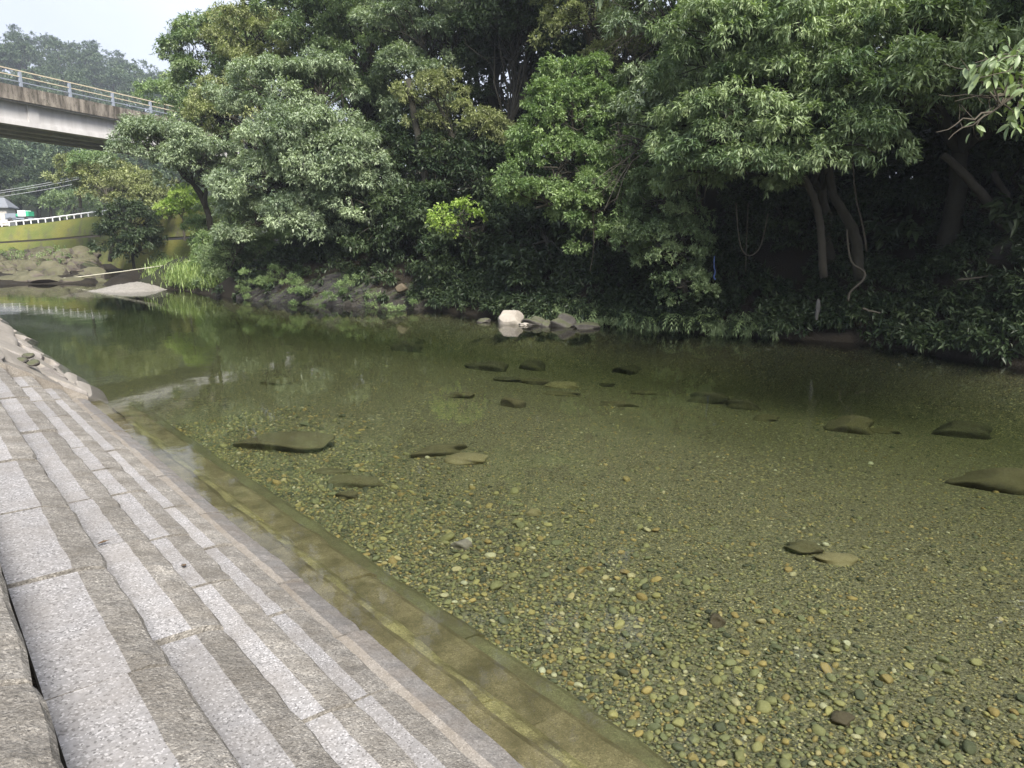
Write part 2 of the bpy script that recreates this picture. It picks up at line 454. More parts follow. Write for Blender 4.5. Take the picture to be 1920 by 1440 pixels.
def grid_axis(lo, hi, flo, fhi, fine, coarse):
    a = list(np.arange(flo, fhi, fine)); v = flo; s = fine
    while v > lo: s = min(coarse, s * 1.25); v -= s; a.insert(0, v)
    v = a[-1]; s = fine
    while v < hi: s = min(coarse, s * 1.25); v += s; a.append(v)
    return np.array(a)
gx = grid_axis(-420, 480, 1, 26, .3, 14); gy = grid_axis(-300, 620, -2, 56, .32, 14)
GX, GY = np.meshgrid(gx, gy, indexing='xy')
GZ = ground_z(GX, GY)
nx, ny = len(gx), len(gy)
idx = np.arange(nx * ny).reshape(ny, nx)
qq = np.stack([idx[:-1, :-1], idx[:-1, 1:], idx[1:, 1:], idx[1:, :-1]], -1).reshape(-1, 4)
cxm = (GX[:-1, :-1] + GX[1:, 1:]).ravel() / 2; cym = (GY[:-1, :-1] + GY[1:, 1:]).ravel() / 2; czm = (GZ[:-1, :-1] + GZ[1:, 1:]).ravel() / 2
isbed = czm < -.5
pts = np.stack([GX, GY, GZ], -1).reshape(-1, 3)
def sub_mesh(name, sel, mat):
    q = qq[sel]; u, inv = np.unique(q, return_inverse=True)
    b = MB(); b.add(pts[u], quads=inv.reshape(-1, 4)); return b.build(name, mat, smooth=True)
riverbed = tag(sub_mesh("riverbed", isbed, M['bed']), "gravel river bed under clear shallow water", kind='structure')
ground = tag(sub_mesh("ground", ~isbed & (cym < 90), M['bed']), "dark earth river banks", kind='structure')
M['hillsoil'] = simple("hill_soil", (.035, .045, .02), .95, .4, .3, .5, 2)
hill = tag(sub_mesh("hillside", ~isbed & (cym >= 90), M['hillsoil']), "wooded hillside beyond the bridge", kind='structure')

wb = MB(); wb.box((20, 12, -3.0), (160, 132, 6.0))
water = tag(wb.build("water", M['water']), "clear calm river water", kind='structure')

# ------------------------------------------------------------------ granite river steps
steps = thing("river_steps", "wide pale granite block steps running down into the clear river", "steps", (0, 0, 0))
def block(row, y0, y1, mats, r, wetness=0):
    xe = EDGE5 - STEP_W * (4 - row)            # front edge
    if row < 0: xe -= .055
    z = Z5 + STEP_R * (4 - row)
    light = .25
    xb = xe - STEP_W - .02
    yj = r.normal(0, .004); zj = r.normal(0, .006); tilt = r.normal(0, .006)
    n = max(3, int((y1 - y0) / .1))
    g0, g1 = r.uniform(.008, .022, 2)
    ys = np.linspace(y0 + g0, y1 - g1, n + 1)
    xl0 = xe - STEP_W + light + .007 * r.normal()
    prof = []
    V = []
    for i, yy in enumerate(ys):
        e = r.normal(0, .003) + (-r.uniform(.006, .014) if r.random() < .05 else 0) + .001 * math.sin(yy * 4 + row); e2 = r.normal(0, .005); lz = r.normal(0, .004)
        k = .006 if i in (0, n) else 0
        dz = zj + tilt * (yy - (y0 + y1) / 2)
        V += [(xb, yy, z + dz), (xl0 + r.normal(0, .0025), yy, z + dz + r.normal(0, .001)), (xl0 + .45 * (xe - xl0), yy, z + dz - .008 + lz * 1.3),
              (xe - .018 + e - k, yy, z + dz - .026 + lz), (xe + e - k, yy, z + dz - .05 + e2), (xe - .02 + e2, yy, z + dz - .2), (xe - .03, yy, z - STEP_R - .03), (xb, yy, z - STEP_R - .03)]
    np_ = 8; q = []; mt = []
    for i in range(n):
        for k in range(np_):
            k2 = (k + 1) % np_
            q.append([i * np_ + k, i * np_ + k2, (i + 1) * np_ + k2, (i + 1) * np_ + k][::-1]); mt.append(0 if k == 0 else 1)
    b = MB(); b.add(V, quads=q, mat=mt)
    for end, off, flip in ((0, 0, 0), (1, n * np_, 1)):
        cq = [[0, 1, 2, 7], [2, 3, 6, 7], [3, 4, 5, 6]]
        b.add(np.array(V)[off:off + np_], quads=[c if not flip else c[::-1] for c in cq], mat=1)
    return b.build("granite_block", mats, steps)
rs = np.random.default_rng(3)
Y_END = {4: 14.38, 3: 13.99, 2: 13.68, 1: 13.17, 0: 12.75, -1: 12.35, -2: 12.0, -3: 11.7}
first = {0: [1.0, 2.83, 3.93, 5.02], 1: [2.08, 3.52, 4.9], 2: [1.6, 2.92, 4.6, 5.55], 3: [1.9, 3.3, 4.45], 4: [2.4, 4.4]}
for row in (-3, -2, -1, 0, 1, 2, 3, 4):
    ys = [-3.0, -1.4] + ([-.1] if row != 4 else [-.6, .9]) + [v for v in first.get(row, [1.1, 2.5, 3.9])]
    while ys[-1] < Y_END[row] - .5:
        ys.append(min(Y_END[row], ys[-1] + rs.uniform(.85, 1.5)))
    ys[-1] = Y_END[row]
    mats = [M['tread'], M['rough']] if row < 4 else [M['tread_buff'], M['rough_wet']]
    if row == 3: mats = [M['tread'], M['rough']]
    for a, b_ in zip(ys[:-1], ys[1:]):
        block(row, a, b_, mats, rs)
# submerged ledges: silty then algae-covered, then the footing above the gravel
def ledge(x0, x1, z, y0, y1, mat, r):
    n = max(2, int((y1 - y0) / .3)); V = []; q = []
    for i, yy in enumerate(np.linspace(y0 + .006, y1 - .006, n + 1)):
        e = r.normal(0, .012)
        V += [(x0, yy, z + .01 + r.normal(0, .004)), (x1 - .07 + e, yy, z + r.normal(0, .004)), (x1 + e, yy, z - .04), (x1 + e, yy, z - .7), (x0, yy, z - .7)]
    for i in range(n):
        for k in range(5):
            k2 = (k + 1) % 5; q.append([i * 5 + k, (i + 1) * 5 + k, (i + 1) * 5 + k2, i * 5 + k2])
    b = MB(); b.add(V, quads=q)
    for off, f in ((0, 0), (n * 5, 1)):
        c = [[0, 1, 3, 4], ]
        b.add(np.array(V)[off:off + 5], quads=[c[0] if not f else c[0][::-1]], tris=[[1, 2, 3] if not f else [3, 2, 1]])
    return b.build("sunken_block", mat, steps)
for x0, x1, z, mat, st in ((2.16, 2.56, -.09, M['silt'], 1.6), (2.54, 2.74, -.20, M['algae'], 1.5), (2.72, 3.10, -.29, M['silt'], 1.7), (3.08, 3.36, -.40, M['deepstep'], 1.9)):
    ys = [-3]
    while ys[-1] < 13.2: ys.append(ys[-1] + rs.uniform(.75, 1.1) * st * 1.5)
    for a, b_ in zip(ys[:-1], ys[1:]): ledge(x0, x1, z + rs.normal(0, .008), a, b_, mat, rs)
b = MB()                                              # dark backing in the joints
b.add([(x, y, Z5 - .1 + (EDGE5 - x) * STEP_R / STEP_W - .30) for y in (-3, 12.6) for x in (-1.4, 2.2)], quads=[[0, 1, 3, 2]])
b.build("joint_fill", M['joint'], steps)

M['deadleaf'] = simple("dead_leaf_brown", (.10, .065, .035), .8, .3)
def litter(px, py, z, L_, lab):
    p = onz(px, py, z); b = MB(); a = rs.uniform(0, 6.28); d = np.array([math.cos(a), math.sin(a), 0]); n_ = np.array([-d[1], d[0], 0])
    V = []; t = np.linspace(0, 1, 6)
    for v_ in t: w_ = L_ * .22 * math.sin(PI * min(v_ + .08, 1)); c = p + d * L_ * (v_ - .5) + np.array([0, 0, .006 + .02 * v_ * v_]); V += [c - n_ * w_ + np.array([0, 0, w_ * .5]), c, c + n_ * w_ + np.array([0, 0, w_ * .5])]
    b.add(V, quads=[[k * 3 + q_, k * 3 + q_ + 1, k * 3 + q_ + 4, k * 3 + q_ + 3] for k in range(5) for q_ in (0, 1)]); tag(b.build("dead_leaf", M['deadleaf'], None, smooth=True), lab, "leaf")
litter(195, 1020, Z5 + 3 * STEP_R + .004, .07, "curled brown leaf on the second pale step tread from the top")
litter(345, 1064, Z5 + 2 * STEP_R + .004, .08, "brown leaf lying on the third pale step tread")
litter(690, 1368, Z5 + STEP_R + .01, .09, "brown leaf on the lowest dry pale tread near the water")

# ------------------------------------------------------------------ stone lumps
def ico(sub=1):
    t = (1 + 5 ** .5) / 2
    V = unit(np.array([(-1,t,0),(1,t,0),(-1,-t,0),(1,-t,0),(0,-1,t),(0,1,t),(0,-1,-t),(0,1,-t),(t,0,-1),(t,0,1),(-t,0,-1),(-t,0,1)], float))
    F = np.array([(0,11,5),(0,5,1),(0,1,7),(0,7,10),(0,10,11),(1,5,9),(5,11,4),(11,10,2),(10,7,6),(7,1,8),(3,9,4),(3,4,2),(3,2,6),(3,6,8),(3,8,9),(4,9,5),(2,4,11),(6,2,10),(8,6,7),(9,8,1)])
    for _ in range(sub):
        V = list(map(tuple, V)); mid = {}; nf = []
        def m_(a, b):
            k = (min(a, b), max(a, b))
            if k not in mid:
                p = unit((np.array(V[a]) + np.array(V[b]))[None])[0]; V.append(tuple(p)); mid[k] = len(V) - 1
            return mid[k]
        for a, b, c in F:
            x, y, z = m_(a, b), m_(b, c), m_(c, a); nf += [(a, x, z), (b, y, x), (c, z, y), (x, y, z)]
        V = np.array(V); F = np.array(nf)
    return V, F
ICO = {k: ico(k) for k in range(5)}
def rock_verts(r, sub=3, rough=.25, cuts=7, boxy=0.0):
    V, F = ICO[sub]; V = V.copy()
    for _ in range(cuts):                               # flat facets broken off the lump
        n = unit(r.normal(size=3)[None])[0]; d = r.uniform(.55, .9)
        k = V @ n; over = np.maximum(k - d, 0); V = V - over[:, None] * n * .92
    ph = r.uniform(0, 6, (6, 3)); fr = r.uniform(1.5, 5, (6, 3))
    disp = sum(np.sin((V * fr[i]).sum(1) * 1.0 + ph[i, 0]) / (i + 2) for i in range(6))
    V = V * (1 + rough * .25 * disp)[:, None]
    return V, F
def rotz(a): return np.array([[math.cos(a), -math.sin(a), 0], [math.sin(a), math.cos(a), 0], [0, 0, 1]])
def rock(name, c, size, mat, r, yaw=0, tiltx=0, tilty=0, sub=3, rough=.25, cuts=7, label=None, cat=None, group=None, parent=None, smooth=True, seated=False):
    V, F = rock_verts(r, sub, rough, cuts)
    if seated:
        k = np.where(V[:, 2] < 0, 1 / np.sqrt(np.maximum(1 - np.minimum(np.abs(V[:, 2]), .8) ** 2, .3)), 1.0)
        V = V * np.stack([k, k, np.ones_like(k)], 1)
    R = np.array(Euler((tiltx, tilty, yaw)).to_matrix())
    V = (V * (np.asarray(size) / 2)) @ R.T
    b = MB(); b.add(V + np.asarray(c), tris=F)
    o = b.build(name, mat, parent, smooth=smooth, loc=c if parent is None else None)
    return tag(o, label, cat, group)

# revetment of flat stones upstream of the steps (each stone a part)
rv = thing("stone_revetment", "sloping bank of flat pale grey stones beyond the end of the steps", "embankment", (1, 14, 0))
r = np.random.default_rng(12)
slope = math.atan2(STEP_R, STEP_W)
U = np.array([math.cos(slope), 0, -math.sin(slope)]); Nn = np.array([math.sin(slope), 0, math.cos(slope)])
base0 = np.array([EDGE5 + .02, 0, Z5 - .02])
s0 = -.5
while s0 < 4.6:
    wdt = r.uniform(.45, .85)
    yy = 12.2 + s0 * -.0 + (0 if s0 > 2.2 else 0)
    yy = 14.45 - max(0, s0) * .62 + r.uniform(-.1, .1)
    while yy < 33:
        ln = r.uniform(1.2, 2.8)
        cen = base0 - U * (s0 + wdt / 2) + np.array([0, yy + ln / 2, 0]) + Nn * (-.04 + r.normal(0, .025))
        V, F = rock_verts(r, 2, .15, 9)
        V = np.sign(V) * np.abs(V) ** .38
        V = V * np.array([wdt * .495, ln * .49, .12])
        R = np.array(Euler((r.normal(0, .05), slope + r.normal(0, .05), r.normal(0, .07))).to_matrix())
        b = MB(); b.add(V @ R.T + cen, tris=F)
        b.build("slab_stone", M['slabrock'], rv, smooth=False)
        yy += ln * r.uniform(.98, 1.04)
    s0 += wdt * .98
# end stones set on the step ends, their cut sides standing above each tread
for row in (4, 3, 2, 1):
    xe = EDGE5 - STEP_W * (4 - row); z = Z5 + STEP_R * (4 - row); y0 = Y_END[row] + .01
    b = MB()
    a, c = xe + .02, xe - STEP_W
    V = [(a, y0, z - .3), (c, y0, z - .3), (c, y0, z + STEP_R - .02), (a, y0, z + .01), (a, y0 + 1.1, z - .3), (c, y0 + .75, z - .3), (c, y0 + .75, z + STEP_R - .01), (a, y0 + 1.1, z + .01)]
    b.add(V, quads=[[0, 1, 2, 3], [4, 7, 6, 5], [3, 2, 6, 7], [0, 3, 7, 4], [1, 5, 6, 2], [0, 4, 5, 1]])
    b.build("end_stone", M['tread_buff'], rv)
for px, py in ((62, 676), (52, 662), (12, 655), (40, 672)):
    p = onz(px, py, .75)
    V, F = rock_verts(r, 2, .3, 4); b = MB(); b.add(V * np.array([.10, .13, .06]) + p - np.array([0, 0, .04]), tris=F); b.build("wedge_stone", M['greyboulder'], rv, smooth=True)

# ------------------------------------------------------------------ pebbles and gravel on the bed
r = np.random.default_rng(21)
peb_mesh = []
for i in range(8):
    V, F = rock_verts(r, 2, .2, 5)
    b = MB(); b.add(V * np.array([.5, .36, .24]), tris=F); o = b.build("pebble", M['pebble'], riverbed, smooth=True)
    peb_mesh.append(o.data); bpy.data.objects.remove(o)
def in_view(p):
    d = p - np.array([0, 0, CAM_H]); fw = d[:, 0] * _sy + d[:, 1] * _cy; rt = d[:, 0] * _cy - d[:, 1] * _sy
    z = fw * _cp - d[:, 2] * _sp; up = fw * _sp + d[:, 2] * _cp
    X = 960 + F_PX * rt / np.maximum(z, .1); Y = 720 - F_PX * up / np.maximum(z, .1)
    return (X > -30) & (X < 1950) & (Y < 1470) & (z > .2), np.sqrt((d ** 2).sum(1))
cand = np.stack([3.40 + np.abs(r.normal(0, 1.0, 26000)), r.uniform(-1, 14, 26000)], 1)
zz = bed_z(cand[:, 0], cand[:, 1]); P = np.column_stack([cand, zz])
ok, dist = in_view(P); P, dist = P[ok], dist[ok]
size = np.clip(r.lognormal(-2.95, .43, len(P)), .03, .2)
keep = []                                            # pack without heavy overlaps
cells = {}
for i in range(len(P)):
    k = (int(P[i, 0] / .2), int(P[i, 1] / .2)); good = True
    for a in (-1, 0, 1):
        for c in (-1, 0, 1):
            for j in cells.get((k[0] + a, k[1] + c), ()):
                if (P[i, 0] - P[j, 0]) ** 2 + (P[i, 1] - P[j, 1]) ** 2 < (.40 * (size[i] + size[j])) ** 2: good = False; break
            if not good: break
        if not good: break
    if good: cells.setdefault(k, []).append(i); keep.append(i)
keep = np.array(keep); P, dist, size = P[keep], dist[keep], size[keep]
order = np.argsort(-size / dist)
big, rest = order[:300], order[300:]
for i in big:
    o = bpy.data.objects.new("pebble", peb_mesh[int(r.integers(8))])
    COL.objects.link(o); o.parent = riverbed
    o.location = P[i] + np.array([0, 0, size[i] * .12]); o.rotation_euler = (r.normal(0, .25), r.normal(0, .25), r.uniform(0, 6.28))
    s_ = size[i] * 1.05; o.scale = (s_, s_ * r.uniform(.9, 1.25), s_ * r.uniform(.8, 1.3))
g = MB()
def scatter(P, size, r, sub=1, flat=.5):
    V0, F0 = ICO[sub]
    base = [rock_verts(r, sub, .25, 4)[0] for _ in range(12)]
    n = len(P); B = np.stack(base)[r.integers(0, 12, n)]
    a = r.uniform(0, 6.28, n); ca, sa = np.cos(a), np.sin(a)
    B = B * np.stack([size * .5, size * r.uniform(.3, .45, n), size * .5 * flat * r.uniform(.7, 1.3, n)], 1)[:, None, :]
    tl = r.normal(0, .25, n)
    X = B[..., 0] * ca[:, None] - B[..., 1] * sa[:, None]; Y = B[..., 0] * sa[:, None] + B[..., 1] * ca[:, None]
    Z = B[..., 2] + X * tl[:, None]
    V = np.stack([X, Y, Z], -1) + P[:, None, :]
    F = (F0[None] + (np.arange(n) * len(V0))[:, None, None]).reshape(-1, 3)
    g.add(V.reshape(-1, 3), tris=F, tint=np.repeat(r.random(n), len(V0)))
bg_ = size[rest] / dist[rest] > .0085
scatter(P[rest][bg_] + np.array([0, 0, .01]), size[rest][bg_], r, 1)
scatter(P[rest][~bg_] + np.array([0, 0, .01]), size[rest][~bg_], r, 0)
n = 46000                                            # small gravel over the whole near bed
cand = np.stack([r.uniform(3.4, 16, n), r.uniform(-1, 20, n)], 1)
w = np.hypot(cand[:, 0], cand[:, 1]); ok = r.random(n) < np.clip(7 / w, 0, 1) ** 1.6
cand = cand[ok]; P2 = np.column_stack([cand, bed_z(cand[:, 0], cand[:, 1]) + .004]); ok, d2 = in_view(P2); P2 = P2[ok]
scatter(P2, np.clip(r.lognormal(-3.45, .42, len(P2)), .015, .12), r, 0)
gr = tag(g.build("gravel", M['gravel'], None, smooth=True, tint=True), "loose pebbles and gravel over the river bed", kind='stuff')

# ------------------------------------------------------------------ sunken and half-sunken boulders
r = np.random.default_rng(5)
def sunk(px, py, wpx, lenratio, h, label, mat='sunkrock', z=None, yaw=None, tilt=0):
    zb = -.5 if z is None else z
    p = onz(px, py, zb)
    for _ in range(12):
        zb = .5 * zb + .5 * float(bed_z(p[0], p[1])); p = onz(px, py, zb + .05)
    p[2] = float(bed_z(p[0], p[1])) + .05
    wd = wpx * np.linalg.norm(p - np.array([0, 0, CAM_H])) / F_PX
    return rock("sunken_rock", p + np.array([0, 0, -.04 + h * .2]), (wd, wd * lenratio, h * 1.3), M[mat], r, yaw=-YAW if yaw is None else yaw, tiltx=0, tilty=tilt, sub=3, rough=.6, cuts=4, label=label, cat="rock", group="rocks lying on the river bed", seated=True)
sunk(545, 830, 190, .55, .22, "largest long flat sunken rock close to the steps", tilt=-.03)
sunk(828, 844, 112, .32, .16, "narrow dark sunken slab with a ridge, beside a smooth tan stone", yaw=-YAW + .5)
sunk(876, 858, 84, .6, .12, "smooth tan oval stone under water beside a dark narrow slab", 'sunkpale')
sunk(664, 902, 104, .45, .15, "dark lens-shaped sunken rock above the green stone near the steps")
sunk(652, 928, 44, .7, .1, "small green rounded stone just below a dark lens-shaped rock", 'sunkrock')
sunk(620, 880, 66, .5, .06, "faint flat sunken slab between the largest flat rock and the dark lens-shaped one")
sunk(864, 1018, 40, .75, .10, "bright pale boulder-like stone alone among pebbles near the steps", 'paleboulder')
sunk(960, 757, 52, .7, .2, "angular sunken block with a dark split in mid-river")
sunk(912, 690, 80, .5, .32, "dark sunken rock, farthest left of the mid-river cluster below the pale boulder", 'sunkdark')
sunk(1005, 716, 56, .6, .2, "sunken rock with a pale top in the mid-river cluster", 'sunkrock')
sunk(1052, 722, 64, .6, .15, "tan flat sunken rock right of the one with a pale top", 'sunkpale')
sunk(950, 711, 60, .4, .12, "thin dark sunken slab in the mid-river cluster", 'sunkdark')
sunk(1050, 736, 74, .4, .1, "dim grey sunken slab below the tan flat rock in mid-river")
sunk(866, 741, 52, .5, .14, "low dark sunken rock left of the split block")
sunk(518, 717, 56, .35, .1, "lone thin sunken slab in the green water near the upstream steps")
sunk(1155, 756, 64, .45, .14, "smooth grey sunken rock right of the split block")
sunk(1138, 721, 32, .5, .12, "little dark sunken rock above the smooth grey one", 'sunkdark')
sunk(1205, 735, 50, .5, .12, "dim sunken rock right of the little dark one in mid-river")
sunk(1330, 750, 76, .5, .3, "dark sunken rock upstream of a pair of touching slabs", 'sunkdark')
sunk(1396, 762, 68, .45, .28, "dark long sunken slab touching the dark rock on its left", 'sunkdark')
sunk(1436, 783, 46, .6, .12, "small dim sunken stone below the touching slabs")
sunk(1593, 803, 82, .6, .34, "rounded brown sunken boulder standing alone right of mid-river")
sunk(1655, 806, 50, .5, .1, "low slab lying against the rounded brown sunken boulder")
sunk(1715, 770, 68, .5, .28, "dark sunken rock in the shaded water by the far bank, upstream of the dark lens", 'sunkdark')
sunk(1800, 812, 96, .5, .34, "dark lens-shaped sunken boulder in shade at the right", 'sunkdark')
sunk(1868, 908, 136, .55, .34, "big brown sunken boulder with a pale ridge at the right edge of the view")
sunk(1880, 805, 80, .5, .3, "dim sunken boulder in shade beyond the dark lens-shaped one", 'sunkdark')
sunk(1505, 1024, 64, .8, .1, "flat dull slab half buried in gravel in the near right water")
sunk(1570, 1042, 66, .7, .08, "flat pale slab beside the dull one in the near right water", 'sunkpale')
sunk(1345, 1160, 32, .85, .09, "reddish brown angular cobble alone on the near gravel", 'tanrock')
sunk(1582, 1342, 40, .8, .07, "orange-brown flat cobble on the near gravel", 'tanrock')
sunk(1000, 957, 30, .6, .08, "small tan cobble alone on the gravel in mid-river", 'sunkpale')
for k, (px, py, wp) in enumerate([(835, 637, 56), (800, 648, 60), (760, 655, 66), (930, 668, 56), (1000, 690, 50), (1060, 656, 60), (1310, 700, 56), (1370, 695, 60), (1400, 708, 70), (1445, 716, 40), (1500, 725, 90), (1545, 727, 50), (1690, 640 + 105, 70), (1180, 700, 60), (1250, 690, 56), (1840, 772, 70), (1760, 745, 70)]):
    sunk(px, py, wp, .5, .34, "dark sunken rock dimly seen in the far deep water", 'sunkdark', z=-.8)["group"] = "dark rocks in the deep water"

def shore(px, py, fwd, wpx, hpx, mat, label, depth=.8, yaw=0, cuts=6, tilt=0):
    p = at(px, py, fwd); wd = wpx * fwd / F_PX; hh = hpx * fwd / F_PX
    return rock("boulder", (p[0], p[1], hh * .22), (wd, wd * depth, hh * 1.5), M[mat], r, yaw=-YAW + yaw, tilty=tilt, sub=4, rough=.6, cuts=cuts, seated=True, label=label, cat="boulder", group="boulders by the far bank")
shore(957, 602, 24.0, 48, 27, 'paleboulder', "tall pale rounded boulder standing in the water by the wooded bank", .8, .4, 7)
shore(1002, 602, 23.6, 42, 15, 'greyboulder', "dull grey boulder just right of the tall pale one", .7)
shore(1025, 606, 23.2, 22, 14, 'greyboulder', "small rounded grey boulder between two bigger grey ones", .8)
shore(1058, 604, 23.2, 46, 23, 'greyboulder', "peaked grey boulder with a mossy flank, right of the little rounded one", .7)
shore(1100, 608, 22.7, 50, 12, 'greyboulder', "low dark flat boulder last to the right in the row by the bank", .6)
shore(908, 603, 24.3, 26, 8, 'greyboulder', "thin flat stone barely above water left of the tall pale boulder", .5)
shore(983, 614, 23.4, 20, 5, 'paleboulder', "small pale flat stone awash in front of the tall pale boulder", .5)

# ------------------------------------------------------------------ foliage
def lobe_points(env, r, lobe_r, k):
    """centres of foliage lobes over an ellipsoid crown volume"""
    c, R = env
    a = 4 * PI * ((R[0] * R[1]) ** 1.6 / 3 + (R[0] * R[2]) ** 1.6 / 3 + (R[1] * R[2]) ** 1.6 / 3) ** (1 / 1.6)
    n = max(2, int(k * a / (PI * lobe_r ** 2)))
    u = unit(r.normal(size=(n, 3))); u[:, 2] = np.where(u[:, 2] < -.55, -u[:, 2], u[:, 2])
    rad = r.uniform(.5, 1.0, n) ** .6
    return c + u * R * rad[:, None], u
def leaves(mb, C, Uo, r, lobe_r, leaf, wid, cover, droop, clumps=7, nleaf=7, flat=.55, tint_sd=.22, tri=False):
    """sprays of folded two-triangle leaves on the lobes"""
    nl = len(C)
    lr = lobe_r * r.uniform(.6, 1.3, nl)
    per = int(max(4, cover * 2 * PI * lobe_r ** 2 * .75 / (leaf * wid * .6) / nleaf))
    cl_dir = unit(r.normal(size=(nl, clumps, 3))); cl_dir[..., 2] = np.abs(cl_dir[..., 2]) * 1.0 - .30
    cl_dir = unit(cl_dir + .45 * Uo[:, None, :])
    ci = r.integers(0, clumps, (nl, per))
    d = np.take_along_axis(cl_dir, ci[..., None].repeat(3, -1), 1) + r.normal(0, .27, (nl, per, 3))
    d = unit(d)
    pos = C[:, None] + lr[:, None, None] * d * np.array([1, 1, flat]) * r.uniform(.55, 1.05, (nl, per, 1))
    t_l = r.normal(0, tint_sd, (nl, 1)); t_c = np.take_along_axis(r.normal(0, tint_sd * .8, (nl, clumps)), ci, 1)
    tin = .45 + t_l + t_c
    axis = unit(d * np.array([1, 1, .4]) + np.array([0, 0, -.25]))
    pos = pos.reshape(-1, 3); axis = axis.reshape(-1, 3); tin = tin.reshape(-1)
    n = len(pos)
    q = unit(r.normal(size=(n, nleaf, 3)))
    D = unit(axis[:, None] * .55 + q * .75 + np.array([0, 0, -droop]))
    Ln = leaf * r.uniform(.65, 1.25, (n, nleaf, 1)); Wd = wid * r.uniform(.75, 1.2, (n, nleaf, 1))
    side = unit(np.cross(D, np.array([0, 0, 1.0])) + r.normal(0, .35, (n, nleaf, 3)))
    up = unit(np.cross(side, D)); up = up * np.sign(up[..., 2:3] + 1e-6)
    b0 = pos[:, None] + r.normal(0, leaf * .18, (n, nleaf, 3))
    mid = b0 + D * Ln * .45
    V = np.stack([b0, mid - side * Wd * .5 + up * Wd * .18, mid + side * Wd * .5 + up * Wd * .18, b0 + D * Ln], 2)
    tl = np.clip(tin[:, None] + r.normal(0, .13, (n, nleaf)), 0, 1)
    m_ = n * nleaf
    if tri:
        V = np.stack([b0 + D * Ln * .22 - side * Wd * .62, b0 + D * Ln * .3 + side * Wd * .62, b0 + D * Ln], 2)
        mb.add(V.reshape(-1, 3), tris=np.arange(m_ * 3).reshape(-1, 3), tint=np.repeat(tl.ravel(), 3))
        return m_
    i0 = (np.arange(m_) * 4)[:, None]
    T = np.concatenate([i0 + np.array([[0, 3, 1]]), i0 + np.array([[0, 2, 3]])])
    mb.add(V.reshape(-1, 3), tris=T, tint=np.repeat(tl.ravel(), 4))
    return m_
N_LEAF = [0]
def limb(mb, a, b_, r0, r1, r, seg=4, sides=5, bow=.12, sag=0.0):
    a = np.asarray(a, float); b_ = np.asarray(b_, float); ln = np.linalg.norm(b_ - a)
    t = np.linspace(0, 1, seg + 1)[:, None]
    P_ = a + (b_ - a) * t + r.normal(0, bow * ln / seg, (seg + 1, 3)) * (t * (1 - t) * 4) + np.array([0, 0, 1]) * (sag * ln * (t * (1 - t) * 4))
    mb.tube(P_, np.linspace(r0, r1, seg + 1), sides, cap=False)
    return P_
def tree(name, label, cat, base, envs, mat, bark, seed, trunk_r=.22, lobe_r=.8, leaf=.15, wid=.05, cover=1.6, k=.9, droop=.35, twigs=True, group=None, fork=None, far=False, nleaf=7, clumps=11, flat=.7, tint_sd=.2):
    """trunk with limbs and twigs + crown of leaves; envs = [(px, py, fwd, rx_px, ry_px, depth_m)]"""
    r = np.random.default_rng(seed)
    root = thing(name, label, cat, base, group)
    tb, cb = MB(), MB()
    E = []
    for env in envs:
        if env[0] == 'world':
            E.append((np.array(env[1], float), np.array(env[2], float))); continue
        px, py, fwd, rx, ry, dm = env
        c = at(px, py, fwd); E.append((c, np.array([rx * fwd / F_PX, dm, ry * fwd / F_PX])))
    base = np.asarray(base, float)
    cm = np.mean([e[0] for e in E], 0)
    fk = np.asarray(fork, float) if fork is not None else base + (cm - base) * np.array([.35, .35, .55])
    limb(tb, base - np.array([0, 0, .4]), fk, trunk_r * 1.15, trunk_r * .7, r, 7, 9, .12)
    tri = far or not twigs
    Rv = np.array([[_cy, _sy, 0], [-_sy, _cy, 0], [0, 0, 1]])      # crown axes: across the river view, along it, up
    for (c, R) in E:
        pl = limb(tb, fk, c, trunk_r * .6, trunk_r * .22, r, 6, 6, .22, .06)
        pts_, u = lobe_points((np.zeros(3), R), r, lobe_r, k * 1.08)
        pts_ = pts_ @ Rv + c; u = u @ Rv
        if twigs:
            for p_ in pts_:
                j = int(r.integers(2, 7)); limb(tb, pl[min(j, 6)], p_, trunk_r * .16, .012, r, 4, 4, .3, .08)
        N_LEAF[0] += leaves(cb, pts_, u, r, lobe_r, leaf, wid, cover, droop, nleaf=nleaf, clumps=clumps, flat=flat, tint_sd=tint_sd, tri=tri)
    tb.build("trunk", bark, root, smooth=True)
    cb.build("crown", mat, root, tint=True)
    return root

LM = {
    'grey': leaf_mat("leaf_grey_green", (.115, .16, .10), (.34, .41, .26), .2, .46, .6),
    'mid': leaf_mat("leaf_mid_green", (.095, .15, .068), (.28, .35, .18), .22, .46, .55),
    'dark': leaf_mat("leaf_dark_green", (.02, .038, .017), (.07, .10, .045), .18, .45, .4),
    'olive': leaf_mat("leaf_olive", (.14, .16, .07), (.35, .385, .185), .22, .45, .45),
    'bright': leaf_mat("leaf_bright_green", (.11, .175, .07), (.29, .375, .175), .28, .48, .45),
    'dim': leaf_mat("leaf_dim_green", (.05, .085, .038), (.17, .225, .11), .2, .4, .5),
    'lime': leaf_mat("leaf_lime", (.19, .29, .06), (.40, .50, .15), .35, .45, .4),
    'grass': leaf_mat("grass_blade", (.13, .20, .06), (.32, .40, .15), .3, .45, .4),
    'hill': leaf_mat("leaf_hill", (.045, .078, .045), (.13, .17, .09), .15, .5, .3),
}
def bank_pt(px, fwd, off=0.0):
    """ground point at the right bank seen under image column px at that forward distance"""
    p = at(px, 600, fwd); return (p[0], p[1], float(ground_z(p[0], p[1])) - .1)
BK, BP = M['bark'], M['bark_pale']
